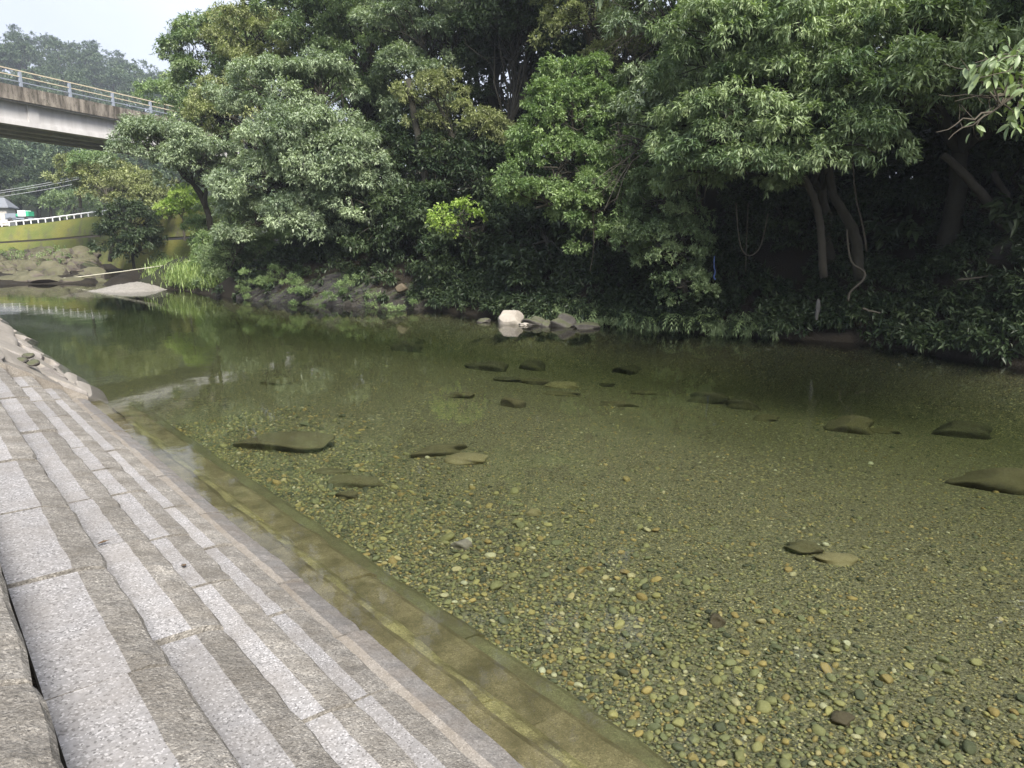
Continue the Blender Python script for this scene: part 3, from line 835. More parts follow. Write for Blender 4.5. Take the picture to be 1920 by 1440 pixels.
# --- trees of the wooded bank, upstream to downstream
tree("evergreen_tree", "tall grey-green tree at the upstream end of the wood with an olive top", "tree", bank_pt(500, 50), [(430, 110, 50, 100, 70, 3.0), (395, 190, 49, 65, 80, 2.6), (360, 130, 51, 34, 70, 2), (388, 240, 48, 36, 50, 2)], LM['mid'], BK, 101, .3, .85, .23, .08, far=True)
tree("olive_tree", "olive-yellow crowned tree leaning out above the bridge end", "tree", bank_pt(520, 46), [(480, 75, 45, 75, 48, 2.5), (425, 215, 43, 55, 55, 2), (500, 140, 44, 55, 45, 2)], LM['olive'], BK, 102, .25, .75, .2, .066, far=True)
tree("chinquapin_tree", "large pale grey-green tree with drooping foliage overhanging the water upstream", "tree", bank_pt(640, 37), [(520, 200, 35, 95, 75, 2.6), (580, 300, 33, 130, 85, 3), (500, 360, 33, 75, 75, 2.2), (660, 320, 32, 80, 60, 2), (600, 180, 35, 70, 55, 2), (480, 420, 33.5, 55, 50, 1.6), (690, 385, 31.5, 55, 45, 1.4), (570, 415, 32.5, 85, 45, 1.6)], LM['grey'], BP, 103, .3, .75, .19, .06, 1.7, 1.0, .45, far=True)
tree("chinquapin_tree", "low tree spreading grey-green foliage in front of the bridge girder", "tree", bank_pt(430, 44), [(310, 285, 40, 92, 52, 2.4), (275, 275, 40, 55, 45, 1.8), (370, 310, 40, 60, 48, 2)], LM['grey'], BP, 104, .22, .75, .2, .062, 1.7, 1.0, .42, far=True)
tree("evergreen_tree", "tall dense grey-green tree rising behind the drooping pale tree", "tree", bank_pt(690, 42), [(600, 60, 42, 100, 75, 3.2), (700, 120, 41, 90, 95, 3), (640, 0, 43, 110, 60, 3), (690, 230, 40, 70, 70, 2.5)], LM['mid'], BK, 105, .32, .85, .21, .075, far=True)
tree("chinquapin_tree", "tall tree with hanging grey-green sprays at the top middle of the wood", "tree", bank_pt(850, 36), [(790, 70, 36, 80, 95, 2.8), (870, 30, 36, 75, 85, 2.8), (760, 190, 35, 55, 80, 2), (850, -60, 37, 110, 60, 3)], LM['grey'], BK, 106, .3, .8, .19, .062, far=True)
tree("olive_tree", "slender tree with yellowish olive sprays against the dark wood", "tree", bank_pt(880, 33), [(815, 185, 32, 48, 45, 1.3), (895, 250, 31, 52, 36, 1.3), (790, 250, 32.5, 25, 35, .8)], LM['olive'], BK, 107, .16, .55, .13, .048, 1.5, .8)
tree("dark_tree", "dark shaded tree with thick trunk beside the yellowish olive sprays", "tree", bank_pt(960, 34), [(960, 90, 34, 75, 130, 2.5), (900, 350, 31, 85, 70, 2), (1000, 20, 34, 70, 80, 2.5), (830, 330, 33, 60, 70, 2), (780, 470, 31, 60, 55, 1.5), (880, 490, 29.5, 80, 55, 1.5), (960, 450, 28.5, 60, 70, 1.5), (1040, 500, 26, 70, 50, 1.3)], LM['dark'], BK, 108, .34, .85, .22, .075, far=True)
tree("broadleaf_tree", "fresh green small-leaved tree leaning over the boulders", "tree", bank_pt(1190, 26), [(1060, 230, 24, 75, 70, 1.7), (1040, 330, 23.5, 85, 70, 1.7), (1120, 400, 23, 80, 55, 1.5), (1150, 260, 25, 75, 80, 1.8), (1090, 150, 25, 60, 40, 1.4), (1005, 390, 23.5, 50, 55, 1.2), (1170, 330, 23.5, 60, 60, 1.3), (1140, 460, 22.5, 55, 45, 1.1)], LM['bright'], BP, 109, .2, .55, .12, .058, 1.5, 1.1, .1, nleaf=8)
tree("broadleaf_tree", "sparse tree with bare grey branches and olive tufts at the top of the view", "tree", bank_pt(1200, 30), [(1110, 45, 28, 85, 62, 1.8), (1190, 100, 28, 60, 40, 1.4), (1060, -20, 29, 90, 40, 2)], LM['olive'], BP, 110, .2, .55, .12, .05, 1.0, .7, .2)
tree("chinquapin_tree", "broad bright tree with heavy drooping leaf fans over the right half of the river", "tree", bank_pt(1560, 22), [(1370, 90, 20, 125, 85, 1.9), (1440, 190, 19, 130, 80, 1.8), (1340, 260, 19.5, 95, 65, 1.5), (1540, 250, 18, 100, 55, 1.4), (1560, 110, 19.5, 110, 80, 1.8), (1450, 0, 20.5, 150, 60, 2), (1520, 305, 17.5, 50, 35, .8), (1605, 180, 17.5, 65, 55, 1.1), (1590, 270, 17, 60, 38, .9), (1290, 320, 19.5, 50, 40, 1), (1400, 325, 18.5, 90, 38, 1.1), (1480, 60, 19, 110, 60, 1.5)], LM['mid'], BK, 111, .17, .55, .165, .046, 1.6, 1.0, .5, tint_sd=.26)
tree("chinquapin_tree", "dim green tree filling the upper right behind the bright drooping one", "tree", bank_pt(1760, 21), [(1700, 60, 21, 110, 80, 2), (1800, 130, 20, 100, 75, 1.8), (1850, 20, 20, 110, 70, 2), (1720, 190, 20, 80, 45, 1.5), (1900, 230, 19, 90, 60, 1.5), (1700, 70, 17.5, 95, 65, 1.5), (1800, 140, 16.5, 85, 55, 1.2), (1690, 175, 17, 65, 38, 1), ('world', (21.3, 4.6, 7.2), (2.2, 2.6, 2.4)), ('world', (21.5, 5.5, 11), (2.4, 2.4, 2.2))], LM['mid'], BK, 112, .28, .6, .2, .06)
tree("evergreen_tree", "mid green tree between the sparse bare-branched one and the bright drooping one", "tree", bank_pt(1290, 27), [(1250, 60, 25, 75, 100, 1.8), (1240, 220, 24, 65, 80, 1.6), (1300, 160, 24, 50, 70, 1.4)], LM['grey'], BK, 113, .24, .65, .2, .06)
tree("shrub_tree", "small glossy tree hanging down to the water right of the boulders", "tree", bank_pt(1290, 23), [(1250, 380, 21.5, 65, 62, 1.2), (1270, 470, 21, 60, 55, 1.1), (1210, 440, 21.5, 45, 40, .9), (1275, 540, 20.5, 32, 40, .8)], LM['mid'], BP, 114, .1, .42, .09, .042, 1.3, .9, .15, nleaf=8)
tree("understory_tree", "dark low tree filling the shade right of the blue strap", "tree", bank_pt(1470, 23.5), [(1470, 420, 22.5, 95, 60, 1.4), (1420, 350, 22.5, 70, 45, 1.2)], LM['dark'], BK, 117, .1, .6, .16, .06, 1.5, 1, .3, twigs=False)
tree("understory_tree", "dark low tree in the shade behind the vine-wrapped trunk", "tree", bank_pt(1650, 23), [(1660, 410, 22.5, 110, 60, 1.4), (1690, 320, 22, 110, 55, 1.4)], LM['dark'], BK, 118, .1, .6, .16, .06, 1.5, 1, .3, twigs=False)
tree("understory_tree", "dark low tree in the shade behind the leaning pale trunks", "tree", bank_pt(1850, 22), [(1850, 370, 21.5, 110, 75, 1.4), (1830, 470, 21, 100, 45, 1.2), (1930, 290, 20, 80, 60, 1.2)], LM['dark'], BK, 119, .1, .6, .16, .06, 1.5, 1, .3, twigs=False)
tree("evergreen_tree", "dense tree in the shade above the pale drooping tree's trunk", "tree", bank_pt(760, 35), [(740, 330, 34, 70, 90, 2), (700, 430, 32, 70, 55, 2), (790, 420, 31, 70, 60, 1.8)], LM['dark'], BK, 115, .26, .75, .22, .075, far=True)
tree("maple_tree", "small lime-green maple spray lit against the dark wood in the middle", "tree", bank_pt(905, 30), [(862, 405, 27, 45, 26, .8), (840, 428, 27, 30, 18, .6)], LM['lime'], BP, 116, .06, .4, .12, .085, .7, .8, .1, nleaf=5)
# --- high crowns above the frame: the wood is taller than the picture
for k, (px, fwd, lab) in enumerate([(700, 40, "tall wood tree rising out of the frame left of the middle"), (930, 35, "tall wood tree rising out of the frame at the middle"), (1130, 30, "tall wood tree rising out of the frame above the fresh green tree"), (1330, 25, "tall wood tree rising out of the frame above the bright drooping tree's left"),
        (1520, 23, "tall wood tree rising out of the frame above the bright drooping tree's right"), (1720, 22, "tall wood tree rising out of the frame above the dim upper right tree"), (1930, 21, "tall wood tree rising out of the frame at the right edge"), (2080, 19.5, "tall wood tree standing closest past the right edge of the frame"), (2260, 20, "tall wood tree beyond the right edge of the frame"), (2500, 20, "tall wood tree farthest beyond the right edge of the frame")]):
    hi = [-120, -330] if px < 1000 else [-120, -360, -600] if px < 1300 else [-120, -380, -650, -900, -1150]
    tree("tall_tree", lab, "tree", bank_pt(px, fwd + 2), [(px + (40 if j % 2 else -40), h_, fwd + .8 * j, 140, 150, 2.6) for j, h_ in enumerate(hi)], LM['mid' if k % 2 else 'grey'], BK, 500 + k, .32, 1.1, .55, .21, 1.1, .8, .35, twigs=False, group="tall trees of the wooded bank")

# --- the wood goes on downstream: unseen overhanging trees added to shade the right bank
for k, (y, lab) in enumerate([(2.5, "unseen overhanging shade tree first beyond the right edge of the frame"), (-4, "unseen overhanging shade tree second beyond the right edge of the frame"), (-11, "unseen overhanging shade tree third beyond the right edge of the frame"), (-19, "unseen overhanging shade tree fourth beyond the right edge of the frame")]):
    if k == 0:
        y0_ = y; x0 = 19.6
        rt = tree("shade_tree", lab, "tree", (x0 + 1, y - 1, .6), [('world', (x0 - 3.6, y - 1.5, 8.5), (2.4, 3.0, 2.0)), ('world', (x0 - 1.5, y - 3, 11), (3, 3.4, 2.4)), ('world', (x0 + 1.5, y - 2, 14), (3.4, 3.6, 3)), ('world', (x0 + 1, y, 7), (2.4, 3, 2.4))],
                  LM['mid'], BK, 540, .3, 1.1, .5, .19, 1.5, .9, .35, twigs=False, group="unseen shade trees downstream")
    else:
        c_ = rt.copy(); COL.objects.link(c_); c_.location.y += y - y0_; c_.rotation_euler.z = .12 * k; c_["label"] = lab
        for ch in list(rt.children):
            d_ = ch.copy(); COL.objects.link(d_); d_.parent = c_

# --- the dark depth of the wood: further trees behind
for k, (px, fwd, top, lab) in enumerate([(560, 52, -60, "dark wood tree behind the tall grey-green upstream tree"), (740, 50, -120, "dark wood tree behind the dense grey-green tree"), (900, 44, -120, "dark wood tree behind the slender olive tree"),
        (1030, 42, -60, "dark wood tree behind the thick dark trunk"), (1180, 38, 60, "dark wood tree behind the fresh green leaning tree"), (1330, 36, -40, "dark wood tree behind the mid green tree"), (1480, 34, 40, "dark wood tree behind the left half of the bright drooping tree"),
        (1640, 32, 110, "dark wood tree behind the right half of the bright drooping tree"), (1790, 30, 120, "dark wood tree behind the dim upper right tree"), (1930, 28, 60, "dark wood tree at the right edge of the view"), (2120, 26, -60, "dark wood tree just past the right edge of the view")]):
    b_ = bank_pt(px, fwd)
    hpx = 420 - top
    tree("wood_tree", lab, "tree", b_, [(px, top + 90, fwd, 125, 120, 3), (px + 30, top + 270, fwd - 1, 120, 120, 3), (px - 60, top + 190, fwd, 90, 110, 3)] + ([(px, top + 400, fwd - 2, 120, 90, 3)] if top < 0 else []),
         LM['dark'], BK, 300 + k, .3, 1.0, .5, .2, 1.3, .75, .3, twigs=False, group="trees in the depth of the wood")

# --- undergrowth on the dark bank (nobody could count it)
def undergrowth(name, label, pts3, mat, seed, lobe_r=.45, leaf=.2, wid=.08, cover=1.0, droop=.3, nleaf=7, flat=.6, tint_sd=.2):
    r = np.random.default_rng(seed); mb = MB(); C = np.asarray(pts3)
    N_LEAF[0] += leaves(mb, C, np.tile([-.6, -.3, .6], (len(C), 1)), r, lobe_r, leaf, wid, cover, droop, nleaf=nleaf, flat=flat, tint_sd=tint_sd)
    return tag(mb.build(name, mat, None, tint=True), label, kind='stuff')
r = np.random.default_rng(55)
pp = []
for _ in range(1250):
    y = r.uniform(-3, 36); d = abs(r.normal(0, 2.2)) + .05
    if 25 < y < 36 and d < 2.2 and r.random() < .75: continue
    x = xr(y) + d; pp.append((x, y, float(ground_z(x, y)) + r.uniform(.05, .35)))
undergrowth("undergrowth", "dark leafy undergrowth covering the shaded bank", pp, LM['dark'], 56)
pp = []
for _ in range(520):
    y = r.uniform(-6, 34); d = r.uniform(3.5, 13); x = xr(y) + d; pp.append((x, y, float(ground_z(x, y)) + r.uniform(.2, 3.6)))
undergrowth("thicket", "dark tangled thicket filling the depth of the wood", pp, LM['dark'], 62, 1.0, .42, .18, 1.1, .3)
pp = []
for _ in range(150):
    y = r.uniform(11, 19); x = xr(y) + r.uniform(-.15, .5); pp.append((x, y, float(ground_z(x, y)) + r.uniform(.1, .3)))
undergrowth("waterside_foliage", "hanging green leaves along the foot of the shaded bank", pp, LM['mid'], 57, .3, .2, .035, .7, .75)
pp = []
for _ in range(420):
    px = r.uniform(370, 680); py = r.uniform(415, 545) if px > 430 else r.uniform(440, 540)
    if py > 508 - (px - 400) * .10 or py > 535: continue
    fwd = np.interp(px, [370, 680], [38, 31.5]) + (545 - py) * .018 + 1.0
    pp.append(at(px, py, fwd))
undergrowth("bank_scrub", "mixed green scrub on the bank above the layered rock", pp, LM['bright'], 58, .45, .17, .055, .9, .3)

# --- ferns at the waterline
def fern(px, py, fwd, size, label, seed):
    r = np.random.default_rng(seed); p = at(px, py, fwd)
    root = thing("fern", label, "fern", p, "ferns along the waterline")
    for k in range(9):
        a = r.uniform(0, 6.28); mb = MB(); L_ = size * r.uniform(.7, 1.15); t = np.linspace(0, 1, 9)
        P_ = p + np.stack([np.cos(a) * L_ * t * .8, np.sin(a) * L_ * t * .8, L_ * (.75 * t - 1.25 * t * t)], 1)
        wv = np.array([-math.sin(a), math.cos(a), 0])
        wd = L_ * .13 * np.sin(PI * np.clip(t * .9 + .1, 0, 1)) + .004
        for i in range(8):
            for s in (-1, 1):
                mb.add([P_[i], P_[i + 1] * .5 + P_[i] * .5, P_[i + 1] + s * wv * wd[i] - np.array([0, 0, .25]) * wd[i]], tris=[[0, 1, 2]], tint=r.uniform(.3, 1))
        mb.build("frond", LM['bright'], root, tint=True)
for k, (px, py, fw) in enumerate([(1170, 592, 22.8), (1215, 598, 22.2), (1260, 592, 21.6), (1300, 600, 21.2), (1330, 595, 20.8), (1120, 585, 23.6), (1030, 575, 24.8), (1395, 606, 20.6)]):
    fern(px, py, fw, .75, ["fern under the small glossy tree's left side at the waterline", "fern with arching fronds below the middle of the small glossy tree", "broad fern directly under the small glossy tree's hanging tip", "fern just right of the hanging glossy tip", "fern at the start of the dark bank right of the glossy tree", "fern behind the low dark flat boulder", "fern above the peaked grey boulder", "dim fern in the dark bank, last to the right"][k], 400 + k)

# --- layered rock outcrop at the upstream end of the wooded bank
r = np.random.default_rng(77)
oc = thing("rock_outcrop", "tilted layers of dark slate rock with bright moss sloping into the water", "rock outcrop", onz(520, 568, 0))
def ledge_mesh(ln, wd, hh, r, ni=46, nj=24):
    """a long tilted ridge of layered rock, grooved along its length"""
    u = np.linspace(0, 1, ni)[:, None]; v_ = np.linspace(0, 1, nj)[None]
    ph = r.uniform(0, 6, 5)
    prof = np.where(v_ < .35, v_ / .35, 1 - ((v_ - .35) / .65) ** 1.4) * np.ones_like(u)
    nl_ = 6; lay = np.floor(v_ * nl_ + .5 * np.sin(u * 5 + ph[0]) + .25 * np.sin(u * 17 + ph[1])); fr = (v_ * nl_ + .5 * np.sin(u * 5 + ph[0]) + .25 * np.sin(u * 17 + ph[1])) - lay
    h = hh * (prof * (.75 + .25 * np.sin(u * 7 + ph[2])) + .34 * fr + .08 * np.sin(lay * 9.1 + ph[3])) * np.clip(np.minimum(u * 9, (1 - u) * 3), 0, 1) ** .5
    X = (u - .12) * ln + r.normal(0, .015, (ni, nj)) + .0 * v_; Y = (v_ - .5) * wd * (1 + .2 * np.sin(u * 6 + ph[4])); Z = h + r.normal(0, .012, (ni, nj))
    V = np.stack([X, Y * np.ones_like(X), Z], -1).reshape(-1, 3)
    q = [[a * nj + c, (a + 1) * nj + c, (a + 1) * nj + c + 1, a * nj + c + 1] for a in range(ni - 1) for c in range(nj - 1)]
    return V, q
for k in range(30):
    px = 408 + k * 13 + r.uniform(-5, 5)
    fwd = np.interp(px, [415, 500, 600, 700, 800], [35.2, 32.3, 30.8, 29.6, 28.6]) + .15
    p = at(px, np.interp(px, [415, 500, 600, 700, 800], [558, 567, 574, 579, 584]) + 6, fwd)
    ln = np.interp(px, [410, 470, 600, 800], [1.2, 2.8, 3.4, 2.6]) * r.uniform(.75, 1.15)
    V, q = ledge_mesh(ln, r.uniform(.55, 1.0), r.uniform(.22, .42), r)
    ex = np.array([_cy, -_sy, 0]); ey = np.array([_sy, _cy, 0]); ez = np.array([0, 0, 1.0])      # right, away, up as seen from the steps
    bdir = np.array([.41, -.91, 0]); ndir = np.array([.91, .41, 0]); a_ = math.radians(r.normal(50, 5)); us = ndir * .8 + ez * .6
    ax = unit((bdir * math.cos(a_) + us * math.sin(a_))[None])[0]; p = p + np.array([0, 0, .06]) - ndir * .1
    nn = unit((-ndir * .6 + ez * .8)[None])[0]; nn = unit((nn - ax * (nn @ ax))[None])[0]; by = np.cross(nn, ax)
    b = MB(); b.add(V @ np.stack([ax, by, nn]) + p, quads=q); b.build("ledge", M['strata'] if px < 640 else (M['darkrock'] if k % 3 else M['strata']), oc)
for k, (px, py, w_, h_) in enumerate([(752, 541, 24, 17)]):
    V, F = rock_verts(r, 3, .2, 16); V = np.sign(V) * np.abs(V) ** .6; V = V * np.array([w_ * .011, .22, h_ * .011])
    R = rotz(-YAW) @ np.array(Euler((-.3, -.5, 0)).to_matrix()); b = MB(); b.add(V @ R.T + at(px, py, 29.1), tris=F)
    b.build("broken_face", M['tanrock'], oc)["label"] = "fresh tan broken rock face"
pp = [at(px, py, fw) for px, py, fw in [(475, 530, 32.9), (490, 525, 32.7), (505, 520, 32.6), (460, 538, 33.2), (520, 518, 32.6), (545, 545, 31.4), (555, 535, 31.3), (570, 540, 31.0), (560, 550, 31.0), (640, 540, 30.2), (650, 525, 30.2), (620, 555, 30.2), (700, 560, 29.4), (760, 560, 28.4)] for _ in range(3)]
pp = [p + r.normal(0, .28, 3) for p in pp]
undergrowth("moss_turf", "bright moss and grass on the layered rock", pp, LM['bright'], 59, .3, .10, .02, .9, .0)

# --- dark boulders and bank rock under the right trees
for k, (px, py, fw, s, lab) in enumerate([(1900, 480, 20, 60, "rounded mossy rock low on the bank at the right edge")]):
    p = at(px, py, fw); sc = s * fw / F_PX * 2
    rock("bank_rock", p, (sc, sc, sc * .8), M['darkrock'], r, sub=3, label=lab, cat="rock")

# --- trunks, hanging vines and litter in the dark under the canopy
def trunk_thing(name, label, cat, pl, r0, r1, mat, seed, sides=8):
    r = np.random.default_rng(seed); P_ = np.array([at(*q) for q in pl]); t = np.linspace(0, len(P_) - 1, len(P_) * 4 - 3)
    Q = np.stack([np.interp(t, np.arange(len(P_)), P_[:, i]) for i in range(3)], 1) 
    for _ in range(5): Q[1:-1] = .25 * Q[:-2] + .5 * Q[1:-1] + .25 * Q[2:]
    Q = Q + r.normal(0, r0 * .10, (len(t), 3))
    mb = MB(); mb.tube(Q, np.linspace(r0, r1, len(t)), sides); return tag(mb.build(name, mat, None, smooth=True, loc=P_[0]), label, cat)
trunk_thing("tree_trunk", "pale mossy trunk standing in the dark under the drooping tree", "trunk", [(1545, 520, 20.2), (1540, 440, 20.1), (1535, 390, 20), (1515, 350, 20), (1490, 290, 20)], .11, .08, M['bark_pale'], 1)
trunk_thing("tree_trunk", "thicker grey trunk wrapped by a vine right of the pale mossy one", "trunk", [(1612, 520, 20), (1608, 450, 20), (1590, 410, 20), (1560, 370, 20), (1550, 300, 20)], .16, .11, M['bark'], 2)
trunk_thing("tree_trunk", "leaning pale trunk in the dark at the right of the wood", "trunk", [(1880, 430, 20), (1862, 385, 19.8), (1810, 330, 19.6), (1770, 290, 19.6)], .14, .09, M['bark_pale'], 3)
trunk_thing("tree_trunk", "second leaning trunk close behind the pale leaning one", "trunk", [(1900, 420, 21), (1893, 380, 20.8), (1860, 320, 20.6)], .12, .08, M['bark_pale'], 4)
trunk_thing("tree_trunk", "tall dark straight trunk inside the wood left of the small lime maple", "trunk", [(800, 460, 32), (805, 380, 32), (790, 290, 32), (765, 150, 33)], .2, .13, M['bark'], 5)
trunk_thing("vine", "long thin vine hanging along the thick grey trunk", "vine", [(1625, 470, 19.6), (1618, 420, 19.5), (1602, 370, 19.5), (1598, 280, 19.5)], .03, .02, M['vine'], 6, 5)
trunk_thing("vine", "crooked vine hooking over the dark bank below the thick trunk", "vine", [(1590, 565, 18.8), (1592, 545, 18.8), (1622, 525, 18.7), (1624, 505, 18.8), (1592, 500, 18.9), (1588, 430, 19.2)], .035, .025, M['bark_pale'], 7, 5)
trunk_thing("vine", "slack vine looping down in the dark left of the pale mossy trunk", "vine", [(1380, 380, 20), (1386, 470, 20), (1405, 484, 20), (1428, 468, 20), (1440, 400, 20)], .018, .016, M['vine'], 8, 5)
trunk_thing("vine", "straight thin vine dangling beside the blue strap", "vine", [(1403, 380, 20.2), (1400, 440, 20.2), (1398, 510, 20.2)], .012, .012, M['vine'], 9, 5)
trunk_thing("vine", "pair-left slender vine hanging below the bright drooping tree", "vine", [(1318, 310, 20), (1308, 345, 20), (1306, 372, 20)], .022, .016, M['vine'], 10, 5)
trunk_thing("vine", "bent slender vine ending in a hook below the bright drooping tree", "vine", [(1326, 330, 20), (1322, 360, 20), (1322, 372, 20), (1308, 378, 20)], .02, .014, M['vine'], 11, 5)
trunk_thing("branch", "bare forked branch dangling over the water right of the boulders", "branch", [(1112, 400, 22.5), (1114, 450, 22.5), (1112, 480, 22.5), (1106, 510, 22.5)], .028, .012, M['bark_pale'], 12, 5)
trunk_thing("branch", "pale fallen branch lying on the dark bank at the right", "branch", [(1795, 525, 18.5), (1825, 522, 18.5), (1870, 515, 18.6)], .035, .02, M['bark_pale'], 13, 5)
trunk_thing("branch", "short white stick low on the bank below the crooked vine", "branch", [(1617, 578, 18), (1630, 583, 18), (1650, 587, 18)], .03, .02, M['bark_pale'], 14, 5)
M['bluestrap'] = simple("blue_plastic", (.05, .085, .22), .6, .2)
trunk_thing("strap", "tangled blue plastic strap hanging in the dark trees", "strap", [(1340, 480, 20.4), (1338, 500, 20.3), (1342, 510, 20.4), (1337, 520, 20.4), (1341, 524, 20.3)], .02, .03, M['bluestrap'], 15, 5)
M['rag'] = simple("grey_cloth", (.06, .06, .06), .9, .2)
b = MB(); V, F = rock_verts(r, 2, .5, 5); V = V * np.array([.06, .03, .2]); b.add(V @ rotz(-YAW).T + at(1534, 575, 18.2), tris=F); V, F = rock_verts(r, 2, .5, 5); b.add(V * np.array([.05, .03, .14]) @ rotz(-YAW).T + at(1532, 590, 18.15), tris=F)
tag(b.build("rag", M['rag'], None, smooth=True), "pale grey rag caught on the dark bank under the trunks", "rag")

# bare grey branch work in front of the fresh green tree
r = np.random.default_rng(91)
for (x0, y0, f0, n_, sp, lab) in ((1215, 275, 22.6, 18, 130, "tangle of bare grey twigs in front of the fresh green tree"), (1235, 40, 25.5, 14, 140, "bare grey twigs spreading at the top of the view beside olive tufts")):
    bb = MB(); a = at(x0, y0, f0)
    for k in range(n_):
        e = at(x0 - r.uniform(.3, 1) * sp, y0 + r.uniform(-.4, .95) * sp, f0 - r.uniform(0, 1.5))
        P_ = limb(bb, a + r.normal(0, .25, 3), e, .022, .006, r, 5, 5, .12, .05)
        for j in (2, 3, 4):
            limb(bb, P_[j], P_[j] + r.normal(0, .35, 3) + np.array([0, 0, -.25]), .012, .004, r, 3, 4, .3)
    o = tag(bb.build("dead_branch", M['bark_pale'], None, smooth=True, loc=a), lab, "branch"); o["kind"] = "thing"

# --- near overhanging branch at the upper right: each leaf a part
r = np.random.default_rng(33)
nb_ = thing("overhanging_branch", "close leafy branch with bare twigs reaching in at the upper right edge", "branch", at(1990, 150, 9))
tb = MB()
main = [at(2060, 60, 9.6), at(1960, 130, 9.2), at(1900, 180, 8.9), at(1860, 210, 8.8)]
tb.tube(np.array(main), [.04, .03, .02, .012], 6)
tips = []
for k in range(26):
    j = r.integers(0, 3); t = r.random(); a = main[j] * (1 - t) + main[j + 1] * t
    e = at(r.uniform(1815, 1960), r.uniform(80, 250) if k > 4 else r.uniform(60, 130), r.uniform(8.5, 9.4)); P_ = limb(tb, a, e, .012, .004, r, 4, 4, .2, .05); tips += [P_[2], P_[3], P_[4]]
for e in (at(1755, 248, 8.7), at(1778, 262, 8.7), at(1760, 178, 8.9), at(1790, 190, 8.8), at(1770, 120, 9.2)):
    P_ = limb(tb, main[3] if e[2] < 4.1 else main[2], e, .014, .003, r, 6, 4, .2, .03)
    for j in (2, 3, 4): limb(tb, P_[j], P_[j] + r.normal(0, .12, 3), .005, .002, r, 3, 3, .2)
tb.build("twig", M['vine'], nb_, smooth=True)
lmsh = []
for k in range(5):
    mb = MB(); t = np.linspace(0, 1, 5); w_ = np.array([.0, .85, 1, .7, 0]) * .5 * .36; cur = r.uniform(.05, .25)
    V = []
    for i in range(5): V += [(-w_[i], t[i], w_[i] * .3 - cur * t[i] ** 2), (0, t[i], -cur * t[i] ** 2), (w_[i], t[i], w_[i] * .3 - cur * t[i] ** 2)]
    q = [[i * 3 + s, i * 3 + s + 1, i * 3 + s + 4, i * 3 + s + 3] for i in range(4) for s in (0, 1)]
    mb.add(V, quads=q, tint=r.uniform(.35, 1)); o = mb.build("leaf", LM['mid'], None, tint=True, smooth=True); lmsh.append(o.data); bpy.data.objects.remove(o)
for k in range(290):
    p = tips[int(r.integers(len(tips)))] + r.normal(0, .035, 3)
    o = bpy.data.objects.new("leaf", lmsh[int(r.integers(5))]); COL.objects.link(o); o.parent = nb_; o.matrix_parent_inverse = parent_inv(nb_)
    o.location = p; o.rotation_euler = (r.uniform(-1.25, -.2), r.normal(0, .45), r.uniform(0, 6.28)); s_ = r.uniform(.11, .19); o.scale = (s_, s_, s_)

# ------------------------------------------------------------------ far bank: gravel bar, rock shelf, wall, rails, plants
def mound(name, px0, px1, py, fwd, h, depth, mat, label):
    a, b_ = at(px0, py, fwd), at(px1, py, fwd); c = (a + b_) / 2; Lx = np.linalg.norm(b_ - a) / 2
    n = 28; V = []; r = np.random.default_rng(2)
    for j in range(n + 1):
        for i in range(n + 1):
            u, v_ = i / n * 2 - 1, j / n * 2 - 1
            hh = h * max(0, 1 - u * u) ** .7 * max(0, 1 - v_ * v_) ** .7 * (1 + .25 * math.sin(3 * u + 1)) - .22 + .03 * r.normal()
            V.append((u * Lx * 1.1, v_ * depth, hh))
    V = np.array(V) @ rotz(-YAW).T + np.array([c[0], c[1], 0])
    q = [[j * (n + 1) + i, j * (n + 1) + i + 1, (j + 1) * (n + 1) + i + 1, (j + 1) * (n + 1) + i] for j in range(n) for i in range(n)]
    b = MB(); b.add(V, quads=q); return tag(b.build(name, mat, None, smooth=True), label, kind='structure')
mound("gravel_bank", 178, 335, 547, 40, .46, 3.2, M['bar'], "pale gravel bar at the water's edge")
r = np.random.default_rng(41)
sh = thing("rock_shelf", "broken brown rock shelf with low plants in front of the mossy wall", "rock shelf", onz(80, 530, 0))
for k in range(150):
    px = r.uniform(-60, 190); py = r.uniform(470, 532); fwd = np.interp(py, [470, 532], [58, 45.5]) + r.normal(0, .6)
    p = at(px, py + 6, fwd); s_ = r.uniform(.4, 1.25)
    V, F = rock_verts(r, 2, .5, 9); V = V * np.array([s_ * .9, s_ * .7, s_ * .8]); R = rotz(r.uniform(0, 6.28)) @ np.array(Euler((r.normal(0, .2), r.normal(.2, .15), 0)).to_matrix())
    b = MB(); b.add(V @ R.T + p, tris=F); b.build("rock", M['shelf'], sh)
p = at(165, 505, 52); V, F = rock_verts(r, 3, .3, 9); b = MB(); b.add(V * np.array([1.0, 1, .75]) + p, tris=F); b.build("rock", M['darkrock'], sh)["label"] = "dark upright rock at the right end"
pp = [at(r.uniform(-20, 190), r.uniform(468, 520), r.uniform(50, 57)) for _ in range(45)]
undergrowth("shelf_plants", "low green plants scattered over the rock shelf", pp, LM['bright'], 60, .4, .2, .05, .55, .0)
for k, (px, py, s_) in enumerate([(100, 527, 1.2), (20, 530, 1.3), (60, 529, .9), (140, 527, 1.0)]):
    p = at(px, py, 45); rock("flat_rock", (p[0], p[1], .12), (s_ * 2.2, s_ * 1.4, .7), M['shelf'], r, label=["low flat rock in the waterline below the rock shelf's middle", "low flat rock beside the white notice board", "small flat rock between the white notice board and the shelf's middle", "flat rock at the right end of the shelf's waterline"][k], cat="rock", smooth=False, cuts=9)
M['board'] = simple("notice_white", (.75, .73, .71), .5, .05)
p = at(15, 525, 45); b = MB(); b.box(p + np.array([0, 0, .05]), (.42, .04, .24), rotz(-YAW + .3)); nbd = thing("notice_board", "small white notice board standing on the rocks at the left edge", "sign", p)
b.build("panel", M['board'], nbd); b = MB()
for s in (-.15, .15): b.box(p + rotz(-YAW + .3) @ np.array([s, .04, -.15]), (.03, .03, .5))
